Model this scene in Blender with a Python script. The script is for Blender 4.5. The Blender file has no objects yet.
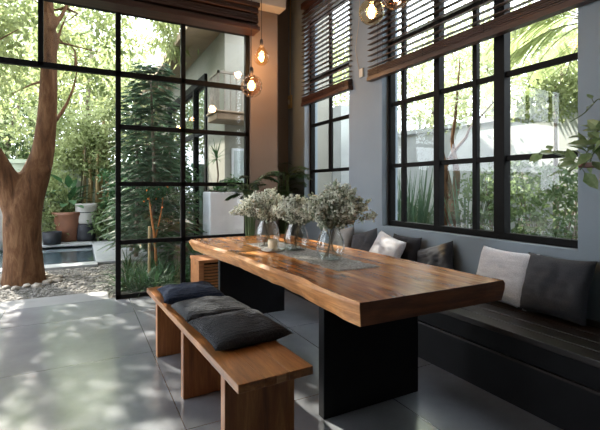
import bpy, bmesh, math, random
import numpy as np
from mathutils import Vector, Matrix, noise
random.seed(7)
rng = np.random.default_rng(7)
C = bpy.context.scene.collection
S = bpy.context.scene
PI = math.pi
R = math.radians

# ------------------------------------------------------------------ camera, world, sun, exposure
CAM = Vector((0, 0, 1.30))
TH = R(27.8)
cam = bpy.data.cameras.new('camera')
cam.sensor_width = 36
cam.lens = 416 / 600 * 36
cam.shift_y = -28 / 600
cam.clip_start = 0.05
cam.clip_end = 200
co = bpy.data.objects.new('camera', cam)
C.objects.link(co)
co.location = CAM
co.rotation_euler = (PI / 2, 0, -TH)
S.camera = co

S.view_settings.view_transform = 'Standard'
S.view_settings.look = 'None'
S.view_settings.gamma = 1
S.view_settings.use_curve_mapping = False
S.view_settings.exposure = 0.66

w = bpy.data.worlds.new('sky')
S.world = w
w.use_nodes = True
bg = w.node_tree.nodes['Background']
bg.inputs[0].default_value = (0.86, 0.92, 1.0, 1)
bg.inputs[1].default_value = 4.5

sl = bpy.data.lights.new('sun', 'SUN')
sl.energy = 14.0
sl.color = (1, 0.93, 0.80)
sl.angle = R(0.8)
so = bpy.data.objects.new('sun', sl)
C.objects.link(so)
SUNDIR = Vector((-0.30, 0.85, 0.80)).normalized()      # towards the sun
so.rotation_euler = SUNDIR.to_track_quat('Z', 'Y').to_euler()
so.location = (0, 8, 12)

# ------------------------------------------------------------------ materials
MATS = {}
def newmat(name):
    m = bpy.data.materials.new(name)
    m.use_nodes = True
    nt = m.node_tree
    b = nt.nodes['Principled BSDF']
    MATS[name] = m
    return m, nt, b
def node(nt, t, **kw):
    n = nt.nodes.new(t)
    for k, v in kw.items():
        if k[0] == '_':
            n.inputs[k[1:]].default_value = v
        else:
            setattr(n, k, v)
    return n
def ramp(nt, stops):
    r = nt.nodes.new('ShaderNodeValToRGB')
    e = r.color_ramp.elements
    while len(e) < len(stops):
        e.new(0.5)
    for i, (p, c) in enumerate(stops):
        e[i].position = p
        e[i].color = (*c, 1)
    return r
def coords(nt, scale=(1, 1, 1), rot=(0, 0, 0)):
    tc = nt.nodes.new('ShaderNodeTexCoord')
    mp = nt.nodes.new('ShaderNodeMapping')
    mp.inputs['Scale'].default_value = scale
    mp.inputs['Rotation'].default_value = rot
    nt.links.new(tc.outputs['Object'], mp.inputs['Vector'])
    return mp.outputs['Vector']
def bump(nt, b, src, strength, dist=0.01):
    bp = nt.nodes.new('ShaderNodeBump')
    bp.inputs['Strength'].default_value = strength
    bp.inputs['Distance'].default_value = dist
    nt.links.new(src, bp.inputs['Height'])
    nt.links.new(bp.outputs['Normal'], b.inputs['Normal'])
def plain(name, col, rough=0.6, metal=0.0, var=0.12, scale=6, bmp=0.0, bscale=60, spec=0.5):
    m, nt, b = newmat(name)
    b.inputs['Roughness'].default_value = rough
    b.inputs['Metallic'].default_value = metal
    b.inputs['Specular IOR Level'].default_value = spec
    n = node(nt, 'ShaderNodeTexNoise', _Scale=scale, _Detail=5.0)
    nt.links.new(coords(nt), n.inputs['Vector'])
    r = ramp(nt, [(0.3, tuple(c * (1 - var) for c in col)), (0.7, tuple(min(1, c * (1 + var)) for c in col))])
    nt.links.new(n.outputs['Fac'], r.inputs['Fac'])
    nt.links.new(r.outputs['Color'], b.inputs['Base Color'])
    if bmp:
        n2 = node(nt, 'ShaderNodeTexNoise', _Scale=bscale, _Detail=4.0)
        nt.links.new(coords(nt), n2.inputs['Vector'])
        bump(nt, b, n2.outputs['Fac'], bmp)
    return m
def wood(name, cols, axis='Y', s=1.0, rough=0.4, plank=None, bmp=0.25, spec=0.5, patch=0):
    m, nt, b = newmat(name)
    b.inputs['Roughness'].default_value = rough
    b.inputs['Specular IOR Level'].default_value = spec
    st = {'X': (0.9, 11, 11), 'Y': (11, 0.9, 11), 'Z': (11, 11, 0.9)}[axis]
    v = coords(nt, tuple(q * s for q in st))
    n = node(nt, 'ShaderNodeTexNoise', _Scale=1.0, _Detail=7.0, _Roughness=0.62, _Distortion=0.9)
    nt.links.new(v, n.inputs['Vector'])
    k = len(cols)
    r = ramp(nt, [(0.28 + 0.46 * i / (k - 1), c) for i, c in enumerate(cols)])
    nt.links.new(n.outputs['Fac'], r.inputs['Fac'])
    n2 = node(nt, 'ShaderNodeTexNoise', _Scale=9.0, _Detail=6.0, _Roughness=0.7)
    nt.links.new(v, n2.inputs['Vector'])
    mx = node(nt, 'ShaderNodeMix', data_type='RGBA', blend_type='MULTIPLY')
    mx.inputs[0].default_value = 0.55
    r2 = ramp(nt, [(0.35, (0.55, 0.5, 0.45)), (0.6, (1, 1, 1))])
    nt.links.new(n2.outputs['Fac'], r2.inputs['Fac'])
    nt.links.new(r.outputs['Color'], mx.inputs[6])
    nt.links.new(r2.outputs['Color'], mx.inputs[7])
    out = mx.outputs[2]
    if patch:      # broad figure and knots of the slab
        n3 = node(nt, 'ShaderNodeTexNoise', _Scale=1.0, _Detail=5.0, _Roughness=0.6, _Distortion=1.6)
        nt.links.new(coords(nt, {'X': (2.2, 8, 8), 'Y': (8, 2.2, 8), 'Z': (8, 8, 2.2)}[axis]), n3.inputs['Vector'])
        r4 = ramp(nt, [(0.34, (0.58, 0.52, 0.46)), (0.50, (0.90, 0.88, 0.85)), (0.68, (1.3, 1.33, 1.38))])
        nt.links.new(n3.outputs['Fac'], r4.inputs['Fac'])
        m3 = node(nt, 'ShaderNodeMix', data_type='RGBA', blend_type='MULTIPLY')
        m3.inputs[0].default_value = patch
        nt.links.new(out, m3.inputs[6]); nt.links.new(r4.outputs['Color'], m3.inputs[7])
        out = m3.outputs[2]
    if plank:      # width of one board across the grain (x)
        tc = nt.nodes.new('ShaderNodeTexCoord')
        sp = nt.nodes.new('ShaderNodeSeparateXYZ')
        nt.links.new(tc.outputs['Object'], sp.inputs[0])
        dv = node(nt, 'ShaderNodeMath', operation='DIVIDE'); dv.inputs[1].default_value = plank
        fl = node(nt, 'ShaderNodeMath', operation='FLOOR')
        nt.links.new(sp.outputs[0], dv.inputs[0]); nt.links.new(dv.outputs[0], fl.inputs[0])
        wn = node(nt, 'ShaderNodeTexWhiteNoise', noise_dimensions='1D')
        nt.links.new(fl.outputs[0], wn.inputs['W'])
        r3 = ramp(nt, [(0.0, (0.50, 0.46, 0.42)), (1.0, (1.0, 1.0, 1.0))])
        nt.links.new(wn.outputs['Value'], r3.inputs['Fac'])
        m2 = node(nt, 'ShaderNodeMix', data_type='RGBA', blend_type='MULTIPLY')
        m2.inputs[0].default_value = 1
        nt.links.new(out, m2.inputs[6]); nt.links.new(r3.outputs['Color'], m2.inputs[7])
        out = m2.outputs[2]
    nt.links.new(out, b.inputs['Base Color'])
    bump(nt, b, n2.outputs['Fac'], bmp, 0.003)
    return m
def fabric(name, col, rib=0, rough=0.95, var=0.2):
    m, nt, b = newmat(name)
    b.inputs['Roughness'].default_value = rough
    b.inputs['Specular IOR Level'].default_value = 0.15
    b.inputs['Sheen Weight'].default_value = 0.06
    n = node(nt, 'ShaderNodeTexNoise', _Scale=180.0, _Detail=2.0)
    nt.links.new(coords(nt, (1, 1, 1)), n.inputs['Vector'])
    r = ramp(nt, [(0.3, tuple(c * (1 - var) for c in col)), (0.7, tuple(c * (1 + var) for c in col))])
    nt.links.new(n.outputs['Fac'], r.inputs['Fac'])
    nt.links.new(r.outputs['Color'], b.inputs['Base Color'])
    if rib:
        wv = node(nt, 'ShaderNodeTexWave', wave_type='BANDS', bands_direction='Y', _Scale=rib)
        wv.inputs['Distortion'].default_value = 5.0
        wv.inputs['Detail'].default_value = 3
        wv.inputs['Detail Scale'].default_value = 6
        nt.links.new(coords(nt), wv.inputs['Vector'])
        bump(nt, b, wv.outputs['Fac'], 1.0, 0.012)
    else:
        bump(nt, b, n.outputs['Fac'], 0.4, 0.002)
    return m
def leafmat(name, c1, c2, trans=0.45, rough=0.5, scale=1.5):
    m = bpy.data.materials.new(name)
    m.use_nodes = True
    nt = m.node_tree
    nt.nodes.clear()
    out = nt.nodes.new('ShaderNodeOutputMaterial')
    n = node(nt, 'ShaderNodeTexNoise', _Scale=scale, _Detail=8.0, _Roughness=0.75)
    nt.links.new(coords(nt), n.inputs['Vector'])
    r = ramp(nt, [(0.32, c1), (0.68, c2)])
    nt.links.new(n.outputs['Fac'], r.inputs['Fac'])
    p = nt.nodes.new('ShaderNodeBsdfPrincipled')
    p.inputs['Roughness'].default_value = rough
    p.inputs['Specular IOR Level'].default_value = 0.35
    t = nt.nodes.new('ShaderNodeBsdfTranslucent')
    mx = nt.nodes.new('ShaderNodeMixShader')
    mx.inputs[0].default_value = trans
    nt.links.new(r.outputs['Color'], p.inputs['Base Color'])
    nt.links.new(r.outputs['Color'], t.inputs['Color'])
    nt.links.new(p.outputs[0], mx.inputs[1])
    nt.links.new(t.outputs[0], mx.inputs[2])
    nt.links.new(mx.outputs[0], out.inputs[0])
    MATS[name] = m
    return m
def glassmat(name, tint=(1, 1, 1), ior=1.45, rough=0.0, mult=1.0, haze=0.0, hazecol=(0.9, 0.9, 0.9)):
    m = bpy.data.materials.new(name)
    m.use_nodes = True
    nt = m.node_tree
    nt.nodes.clear()
    out = nt.nodes.new('ShaderNodeOutputMaterial')
    tr = nt.nodes.new('ShaderNodeBsdfTransparent')
    tr.inputs[0].default_value = (*tint, 1)
    gl = nt.nodes.new('ShaderNodeBsdfGlossy')
    gl.inputs['Roughness'].default_value = rough
    # Schlick reflectance, the same from both sides of a thin sheet
    fr = nt.nodes.new('ShaderNodeLayerWeight')
    fr.inputs[0].default_value = 0.5
    pw = node(nt, 'ShaderNodeMath', operation='POWER'); pw.inputs[1].default_value = 5
    nt.links.new(fr.outputs['Facing'], pw.inputs[0])
    f0 = ((ior - 1) / (ior + 1)) ** 2
    ml = node(nt, 'ShaderNodeMath', operation='MULTIPLY_ADD', use_clamp=True)
    ml.inputs[1].default_value = mult * (1 - f0)
    ml.inputs[2].default_value = mult * f0
    nt.links.new(pw.outputs[0], ml.inputs[0])
    base = tr.outputs[0]
    if haze:
        df = nt.nodes.new('ShaderNodeBsdfDiffuse')
        df.inputs[0].default_value = (*hazecol, 1)
        tl = nt.nodes.new('ShaderNodeBsdfTranslucent')
        tl.inputs[0].default_value = (*hazecol, 1)
        ad = nt.nodes.new('ShaderNodeMixShader'); ad.inputs[0].default_value = 0.5
        nt.links.new(df.outputs[0], ad.inputs[1]); nt.links.new(tl.outputs[0], ad.inputs[2])
        m2 = nt.nodes.new('ShaderNodeMixShader'); m2.inputs[0].default_value = haze
        nt.links.new(base, m2.inputs[1]); nt.links.new(ad.outputs[0], m2.inputs[2])
        base = m2.outputs[0]
    mx = nt.nodes.new('ShaderNodeMixShader')
    nt.links.new(ml.outputs[0], mx.inputs[0])
    nt.links.new(base, mx.inputs[1])
    nt.links.new(gl.outputs[0], mx.inputs[2])
    nt.links.new(mx.outputs[0], out.inputs[0])
    MATS[name] = m
    return m
def emit(name, col, st):
    m, nt, b = newmat(name)
    b.inputs['Base Color'].default_value = (*col, 1)
    b.inputs['Emission Color'].default_value = (*col, 1)
    b.inputs['Emission Strength'].default_value = st
    return m

# floor: large polished concrete tiles with fine joints
def floor_mat():
    m, nt, b = newmat('polished_concrete')
    n = node(nt, 'ShaderNodeTexNoise', _Scale=1.3, _Detail=9.0, _Roughness=0.65)
    nt.links.new(coords(nt), n.inputs['Vector'])
    r = ramp(nt, [(0.3, (0.165, 0.175, 0.192)), (0.7, (0.265, 0.278, 0.302))])
    nt.links.new(n.outputs['Fac'], r.inputs['Fac'])
    br = nt.nodes.new('ShaderNodeTexBrick')
    br.offset = 0.0
    br.inputs['Scale'].default_value = 1
    br.inputs['Mortar Size'].default_value = 0.004
    br.inputs['Mortar Smooth'].default_value = 0.3
    br.inputs['Brick Width'].default_value = 1.2
    br.inputs['Row Height'].default_value = 1.2
    br.inputs['Color1'].default_value = (1, 1, 1, 1)
    br.inputs['Color2'].default_value = (0.93, 0.93, 0.93, 1)
    br.inputs['Mortar'].default_value = (0.45, 0.44, 0.43, 1)
    tc = nt.nodes.new('ShaderNodeTexCoord')
    mp = nt.nodes.new('ShaderNodeMapping')
    mp.inputs['Location'].default_value = (-0.50, 0.145, 0)
    nt.links.new(tc.outputs['Object'], mp.inputs[0])
    nt.links.new(mp.outputs[0], br.inputs['Vector'])
    mx = node(nt, 'ShaderNodeMix', data_type='RGBA', blend_type='MULTIPLY')
    mx.inputs[0].default_value = 1
    nt.links.new(r.outputs['Color'], mx.inputs[6])
    nt.links.new(br.outputs['Color'], mx.inputs[7])
    nt.links.new(mx.outputs[2], b.inputs['Base Color'])
    n2 = node(nt, 'ShaderNodeTexNoise', _Scale=3.0, _Detail=6.0)
    nt.links.new(coords(nt), n2.inputs['Vector'])
    mr = nt.nodes.new('ShaderNodeMapRange')
    mr.inputs['To Min'].default_value = 0.12
    mr.inputs['To Max'].default_value = 0.28
    nt.links.new(n2.outputs['Fac'], mr.inputs[0])
    nt.links.new(mr.outputs[0], b.inputs['Roughness'])
    b.inputs['Specular IOR Level'].default_value = 0.5
    b.inputs['IOR'].default_value = 2.7
    bump(nt, b, n2.outputs['Fac'], 0.04, 0.01)
    return m
FLOOR = floor_mat()
WALL = plain('blue_grey_paint', (0.232, 0.283, 0.328), 0.75, var=0.05, scale=2, bmp=0.08, bscale=90)
TAUPE = plain('taupe_paint', (0.22, 0.170, 0.138), 0.75, var=0.05, scale=2, bmp=0.08, bscale=90)
CEIL = plain('ceiling_plaster', (0.55, 0.50, 0.45), 0.8, var=0.04)
BLACK = plain('black_metal', (0.005, 0.005, 0.005), 0.6, 0.0, var=0.2, scale=20, spec=0.12)
BLACKWOOD = wood('black_stained_wood', [(0.010, 0.008, 0.007), (0.022, 0.016, 0.013), (0.035, 0.026, 0.02)], 'Y', 1, 0.34, spec=0.22)
BLACKLEG = plain('black_lacquer', (0.005, 0.005, 0.006), 0.6, var=0.3, scale=8, spec=0.2)
TABLEW = wood('live_edge_wood', [(0.17, 0.053, 0.016), (0.36, 0.130, 0.038), (0.62, 0.280, 0.090), (0.90, 0.56, 0.28)], 'Y', 0.75, 0.24, bmp=0.2, patch=0.9)
TABLEEDGE = wood('live_edge_sapwood', [(0.32, 0.105, 0.028), (0.60, 0.255, 0.080), (0.88, 0.50, 0.22)], 'Y', 1.6, 0.42, bmp=0.6, patch=0.7)
TABLEEND = wood('end_cut_wood', [(0.08, 0.024, 0.009), (0.20, 0.066, 0.022), (0.36, 0.135, 0.046)], 'X', 1.1, 0.5, patch=0.8)
BENCHW = wood('oiled_bench_wood', [(0.14, 0.045, 0.013), (0.40, 0.155, 0.044), (0.70, 0.34, 0.12)], 'Y', 0.9, 0.30, patch=0.6, plank=0.098, bmp=0.2)
BENCHLEG = wood('bench_leg_wood', [(0.13, 0.040, 0.011), (0.32, 0.115, 0.032), (0.54, 0.225, 0.068)], 'Z', 1.0, 0.42)
BENCHEND = wood('bench_end_block', [(0.34, 0.15, 0.05), (0.55, 0.28, 0.11)], 'X', 1.3, 0.42)
STOOLW = wood('stool_wood', [(0.20, 0.075, 0.028), (0.36, 0.15, 0.055), (0.48, 0.22, 0.085)], 'X', 1.2, 0.45)
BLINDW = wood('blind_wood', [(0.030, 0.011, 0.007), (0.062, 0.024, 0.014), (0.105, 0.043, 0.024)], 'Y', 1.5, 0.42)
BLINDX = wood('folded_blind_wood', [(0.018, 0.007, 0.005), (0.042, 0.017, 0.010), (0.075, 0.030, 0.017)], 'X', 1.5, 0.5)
CORD = plain('dark_cord', (0.03, 0.022, 0.018), 0.8)
PALECORD = plain('pale_cord', (0.4, 0.36, 0.3), 0.8)
BRASS = plain('aged_brass', (0.55, 0.38, 0.18), 0.35, 0.9)
PLASTIC = plain('cream_plastic', (0.6, 0.56, 0.48), 0.5)
PANE = glassmat('window_glass', (0.97, 0.98, 0.975), 1.5, mult=0.9)
VASEG = glassmat('vase_glass', (0.95, 0.965, 0.96), 1.5, mult=1.3)
BULBG = glassmat('amber_bulb_glass', (1.0, 0.86, 0.64), 1.45, mult=1.2)
SMOKEG = glassmat('smoky_bulb_glass', (0.85, 0.70, 0.58), 1.45, mult=1.3)
FIL = emit('glowing_filament', (1.0, 0.62, 0.26), 55)
FROST = glassmat('frosted_pane', (0.75, 0.85, 0.85), 1.45, mult=1.0, haze=0.75, hazecol=(0.72, 0.80, 0.80))
GREENGLASS = glassmat('green_dark_glass', (0.10, 0.17, 0.15), 1.6, mult=1.4)
NAVY = fabric('navy_knit', (0.011, 0.022, 0.052), 15)
GREYK = fabric('charcoal_knit', (0.060, 0.064, 0.073), 15)
GREYK2 = fabric('slate_knit', (0.048, 0.051, 0.060), 15)
PALEF = fabric('pale_grey_linen', (0.62, 0.62, 0.65))
SANDF = fabric('greige_linen', (0.26, 0.25, 0.24))
DARKF = fabric('charcoal_linen', (0.065, 0.067, 0.075))
DARKF2 = fabric('black_linen', (0.032, 0.033, 0.038))
RUNNER = plain('woven_runner_cloth', (0.30, 0.275, 0.25), 0.95, var=0.75, scale=75, bmp=0.8, bscale=120)
WAX = plain('cream_wax', (0.75, 0.62, 0.42), 0.45, var=0.04)
WHITESTONE = plain('white_ceramic', (0.72, 0.68, 0.62), 0.35, var=0.05)
BARK = None
def bark_mat(name, cols, s=1.0):
    m, nt, b = newmat(name)
    b.inputs['Roughness'].default_value = 0.9
    b.inputs['Specular IOR Level'].default_value = 0.2
    v = coords(nt, (9 * s, 9 * s, 2.2 * s))
    n = node(nt, 'ShaderNodeTexNoise', _Scale=1.2, _Detail=9.0, _Roughness=0.7, _Distortion=0.5)
    nt.links.new(v, n.inputs['Vector'])
    r = ramp(nt, [(0.3, cols[0]), (0.5, cols[1]), (0.72, cols[2])])
    nt.links.new(n.outputs['Fac'], r.inputs['Fac'])
    nt.links.new(r.outputs['Color'], b.inputs['Base Color'])
    bump(nt, b, n.outputs['Fac'], 0.8, 0.03)
    return m
BARK = bark_mat('tree_bark', [(0.040, 0.018, 0.008), (0.115, 0.056, 0.026), (0.21, 0.12, 0.062)])
BARKG = bark_mat('grey_bark', [(0.07, 0.06, 0.045), (0.17, 0.14, 0.105), (0.30, 0.26, 0.21)])
BARKO = bark_mat('orange_bark', [(0.20, 0.08, 0.03), (0.40, 0.18, 0.07), (0.55, 0.30, 0.13)])
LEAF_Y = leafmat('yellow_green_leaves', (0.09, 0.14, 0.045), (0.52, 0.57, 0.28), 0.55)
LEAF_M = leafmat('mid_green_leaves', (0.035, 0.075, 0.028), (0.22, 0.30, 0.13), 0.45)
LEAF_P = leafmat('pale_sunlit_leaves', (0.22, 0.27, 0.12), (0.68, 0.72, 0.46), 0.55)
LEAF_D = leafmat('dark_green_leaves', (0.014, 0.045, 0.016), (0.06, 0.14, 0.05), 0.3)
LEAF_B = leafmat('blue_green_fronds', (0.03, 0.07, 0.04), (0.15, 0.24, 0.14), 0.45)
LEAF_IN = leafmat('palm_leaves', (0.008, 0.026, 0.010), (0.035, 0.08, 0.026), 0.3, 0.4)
LEAF_PO = leafmat('pothos_leaves', (0.10, 0.20, 0.05), (0.42, 0.50, 0.28), 0.35, 0.35, 9)
EUC = leafmat('eucalyptus_leaves', (0.10, 0.14, 0.085), (0.52, 0.58, 0.45), 0.35, 0.6, 14)
BLOOM = leafmat('cream_blossom', (0.70, 0.71, 0.60), (0.92, 0.92, 0.84), 0.3, 0.7, 20)
STEM = plain('plant_stem', (0.10, 0.075, 0.04), 0.7)
GSTEM = plain('green_stem', (0.07, 0.11, 0.03), 0.6)
REDFL = plain('orange_blossom', (0.75, 0.22, 0.04), 0.6)
GRAVEL = plain('gravel_bed', (0.10, 0.094, 0.084), 0.95, var=0.5, scale=45, bmp=0.9, bscale=50)
PEB = plain('pebble_stone', (0.16, 0.152, 0.138), 0.85, var=0.6, scale=14)
STONE = plain('river_stone_grey', (0.28, 0.25, 0.21), 0.85, var=0.25, scale=9, bmp=0.2)
SLAB = plain('pale_concrete', (0.20, 0.20, 0.20), 0.8, var=0.08, scale=5, bmp=0.2)
COPING = plain('pool_coping_stone', (0.26, 0.27, 0.27), 0.7, var=0.12, scale=7)
POOLT = plain('pool_tiles', (0.30, 0.42, 0.45), 0.4, var=0.15, scale=14)
WATER = glassmat('pool_water', (0.72, 0.84, 0.86), 1.33, rough=0.05, mult=1.3, haze=0.25, hazecol=(0.30, 0.38, 0.42))
GWALL = plain('mossy_plaster', (0.33, 0.37, 0.28), 0.9, var=0.25, scale=2.5, bmp=0.3)
PWALL = plain('weathered_pale_render', (0.42, 0.44, 0.43), 0.9, var=0.14, scale=1.6, bmp=0.2)
HWALL = plain('cream_render', (0.27, 0.262, 0.225), 0.85, var=0.05, scale=2)
BEIGE = plain('beige_stone', (0.30, 0.22, 0.15), 0.8, var=0.08)
TERRA = plain('terracotta', (0.14, 0.055, 0.028), 0.6, var=0.25, scale=5)
DPOT = plain('dark_glazed_pot', (0.016, 0.017, 0.021), 0.6, var=0.3, spec=0.3)
PPOT = plain('pale_concrete_pot', (0.33, 0.315, 0.29), 0.8, var=0.1, scale=12)
WHITEP = plain('white_render', (0.72, 0.75, 0.80), 0.8, var=0.05, scale=3)
SOIL = plain('dark_soil', (0.035, 0.025, 0.018), 0.95, var=0.4, scale=30, bmp=0.6)
BAMBOO = wood('bamboo_canes', [(0.28, 0.19, 0.09), (0.46, 0.34, 0.17), (0.58, 0.46, 0.26)], 'Z', 1.4, 0.5)
SHELFW = wood('red_brown_shelf', [(0.09, 0.025, 0.018), (0.15, 0.045, 0.03)], 'Y', 1, 0.4)

# ------------------------------------------------------------------ mesh helpers
class MB:
    def __init__(s):
        s.v = []; s.f = []; s.mi = []; s.chunks = []
    def add(s, vs, fs, mi=0):
        o = len(s.v)
        s.v.extend([tuple(p) for p in vs])
        s.f.extend([tuple(i + o for i in f) for f in fs])
        s.mi.extend([mi] * len(fs))
        return s
    def box(s, x0, x1, y0, y1, z0, z1, mi=0, M=None):
        vs = [Vector((x, y, z)) for x in (x0, x1) for y in (y0, y1) for z in (z0, z1)]
        if M is not None:
            vs = [M @ p for p in vs]
        return s.add(vs, [(0, 1, 3, 2), (4, 6, 7, 5), (0, 4, 5, 1), (2, 3, 7, 6), (0, 2, 6, 4), (1, 5, 7, 3)], mi)
    def lathe(s, prof, c=(0, 0, 0), n=24, rib=0, ribn=0, mi=0, cap0=False, cap1=False):
        vs = []; fs = []
        for (r, z) in prof:
            for k in range(n):
                a = 2 * PI * k / n
                rr = r * (1 + (rib * math.cos(a * ribn) if rib else 0))
                vs.append((c[0] + rr * math.cos(a), c[1] + rr * math.sin(a), c[2] + z))
        m = len(prof)
        for j in range(m - 1):
            for k in range(n):
                k2 = (k + 1) % n
                fs.append((j * n + k, j * n + k2, (j + 1) * n + k2, (j + 1) * n + k))
        if cap0: fs.append(tuple(range(n))[::-1])
        if cap1: fs.append(tuple((m - 1) * n + k for k in range(n)))
        return s.add(vs, fs, mi)
    def tube(s, pts, rad, n=6, mi=0, cap=True):
        pts = [Vector(p) for p in pts]
        if not isinstance(rad, (list, tuple)):
            rad = [rad] * len(pts)
        vs = []; fs = []
        ref = Vector((0.13, 0.27, 0.95)).normalized()
        d0 = (pts[-1] - pts[0])
        if d0.length > 0 and abs(d0.normalized().dot(ref)) > 0.9:
            ref = Vector((1, 0.1, 0))
        for i, p in enumerate(pts):
            d = (pts[min(i + 1, len(pts) - 1)] - pts[max(i - 1, 0)]).normalized()
            a = d.cross(ref).normalized()
            b = d.cross(a).normalized()
            for k in range(n):
                t = 2 * PI * k / n
                vs.append(p + (a * math.cos(t) + b * math.sin(t)) * rad[i])
        for j in range(len(pts) - 1):
            for k in range(n):
                k2 = (k + 1) % n
                fs.append((j * n + k, j * n + k2, (j + 1) * n + k2, (j + 1) * n + k))
        if cap:
            fs.append(tuple(range(n))[::-1])
            fs.append(tuple((len(pts) - 1) * n + k for k in range(n)))
        return s.add(vs, fs, mi)
    def sphere(s, c, r, n=12, m=8, sc=(1, 1, 1), mi=0, jit=0, M=None):
        vs = []; fs = []
        ph = random.random() * 50
        for j in range(m + 1):
            a = PI * j / m
            for k in range(n):
                b = 2 * PI * k / n
                q = Vector((math.sin(a) * math.cos(b), math.sin(a) * math.sin(b), math.cos(a)))
                rr = r * (1 + (jit * noise.noise(q * 1.7 + Vector((ph, 0, 0))) if jit else 0))
                p = Vector((q.x * sc[0], q.y * sc[1], q.z * sc[2])) * rr
                if M is not None: p = M @ p
                vs.append(p + Vector(c))
        for j in range(m):
            for k in range(n):
                k2 = (k + 1) % n
                fs.append((j * n + k, (j + 1) * n + k, (j + 1) * n + k2, j * n + k2))
        return s.add(vs, fs, mi)
    def leaf(s, p, d, up, L, W, fold=0.25, mi=0, droop=0.15):
        # pointed oval leaf with a folded midrib: six outline points and three on the midrib
        d = d.normalized()
        a = d.cross(up)
        if a.length < 1e-3: a = d.cross(Vector((1, 0.2, 0)))
        a.normalize()
        n_ = a.cross(d).normalized()
        m1 = p + d * L * 0.35 - n_ * L * droop * 0.2
        m2 = p + d * L * 0.7 - n_ * L * droop * 0.6
        tip = p + d * L - n_ * L * droop
        l1 = m1 + a * W * 0.5 + n_ * W * fold; r1 = m1 - a * W * 0.5 + n_ * W * fold
        l2 = m2 + a * W * 0.36 + n_ * W * fold * 0.7; r2 = m2 - a * W * 0.36 + n_ * W * fold * 0.7
        return s.add([p, m1, m2, tip, l1, l2, r1, r2],
                     [(0, 1, 4), (4, 1, 2, 5), (5, 2, 3), (0, 6, 1), (6, 7, 2, 1), (7, 3, 2)], mi)
    def blade(s, p, d, up, L, W, droop=0.5, n=5, mi=0):
        d = d.normalized()
        a = d.cross(up)
        if a.length < 1e-3: a = Vector((1, 0, 0))
        a.normalize()
        vs = []; q = Vector(p); dd = d.copy()
        for i in range(n + 1):
            t = i / n
            ww = W * 0.5 * (1 - t ** 2.2) * (0.6 + 0.4 * min(1, t * 4)) + 0.0004
            vs.append(q - a * ww); vs.append(q + a * ww)
            dd = (dd + Vector((0, 0, -1)) * droop / n).normalized()
            q = q + dd * L / n
        fs = [(2 * i, 2 * i + 1, 2 * i + 3, 2 * i + 2) for i in range(n)]
        return s.add(vs, fs, mi)
    def build(s, name, mats, parent=None, smooth=False, bevel=0, seg=2, loc=None):
        me = bpy.data.meshes.new(name)
        o0 = Vector(loc) if loc is not None else None
        vs = s.v if o0 is None else [(x - o0.x, y - o0.y, z - o0.z) for x, y, z in s.v]
        me.from_pydata(vs, [], s.f)
        if not isinstance(mats, (list, tuple)): mats = [mats]
        for m in mats: me.materials.append(m)
        if len(mats) > 1: me.polygons.foreach_set('material_index', s.mi)
        if smooth: me.polygons.foreach_set('use_smooth', [True] * len(me.polygons))
        me.update()
        o = bpy.data.objects.new(name, me)
        C.objects.link(o)
        if o0 is not None: o.location = o0
        if parent is not None:
            o.parent = parent
            if o0 is None:      # keep world coordinates of the mesh
                o.location = -parent.location
        if bevel:
            b = o.modifiers.new('bevel', 'BEVEL')
            b.width = bevel; b.segments = seg; b.limit_method = 'ANGLE'; b.angle_limit = R(40)
        return o
def tag(o, label, cat, group=None, kind=None):
    o['label'] = label; o['category'] = cat
    if group: o['group'] = group
    if kind: o['kind'] = kind
    return o
def empty(name, loc=(0, 0, 0), label=None, cat=None, group=None):
    o = bpy.data.objects.new(name, None)
    o.empty_display_size = 0.05
    C.objects.link(o)
    o.location = loc
    if label: tag(o, label, cat, group)
    return o
def struct(o):
    o['kind'] = 'structure'
    return o
def copy_tree(o, parent=None):
    c = o.copy()
    C.objects.link(c)
    if parent is not None: c.parent = parent
    for ch in list(o.children): copy_tree(ch, c)
    return c
def P(u, v, Y):
    """point at depth Y (metres towards the garden) seen in direction (u, v)"""
    t = (u - 300) / 416
    X = Y * (0.4664 + 0.8846 * t) / (0.8846 - 0.4664 * t)
    d = 0.4664 * X + 0.8846 * Y
    return Vector((X, Y, 1.3 + (187 - v) * d / 416))
def cloud_mesh(name, mat, pts, size, parent=None, aspect=0.5, var=0.35, updir=0.35, lean=None):
    """thousands of folded leaves, one mesh"""
    N = len(pts)
    d = rng.normal(size=(N, 3)); d[:, 2] -= updir
    if lean is not None: d += np.array(lean)
    d /= np.linalg.norm(d, axis=1)[:, None]
    r = rng.normal(size=(N, 3)); r[:, 2] += 0.8
    a = np.cross(d, r); a /= (np.linalg.norm(a, axis=1)[:, None] + 1e-9)
    n = np.cross(a, d)
    L = size * (1 + var * rng.uniform(-1, 1, (N, 1)))
    W = L * aspect
    p0 = pts
    mid = pts + d * L * 0.45
    l = mid + a * W * 0.5 + n * W * 0.18
    rr = mid - a * W * 0.5 + n * W * 0.18
    tip = pts + d * L - n * L * 0.12
    V = np.stack([p0, l, tip, rr], 1).reshape(-1, 3)
    idx = np.arange(N) * 4
    F = np.stack([idx, idx + 1, idx + 2, idx, idx + 2, idx + 3], 1).reshape(-1)
    me = bpy.data.meshes.new(name)
    me.vertices.add(N * 4); me.vertices.foreach_set('co', V.ravel())
    me.loops.add(N * 6); me.loops.foreach_set('vertex_index', F.astype(np.int32))
    me.polygons.add(N * 2)
    me.polygons.foreach_set('loop_start', np.arange(N * 2, dtype=np.int32) * 3)
    me.polygons.foreach_set('loop_total', np.full(N * 2, 3, dtype=np.int32))
    me.update(calc_edges=True)
    me.validate()
    me.materials.append(mat)
    o = bpy.data.objects.new(name, me)
    C.objects.link(o)
    if parent is not None:
        o.parent = parent; o.location = -parent.location
    return o
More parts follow.
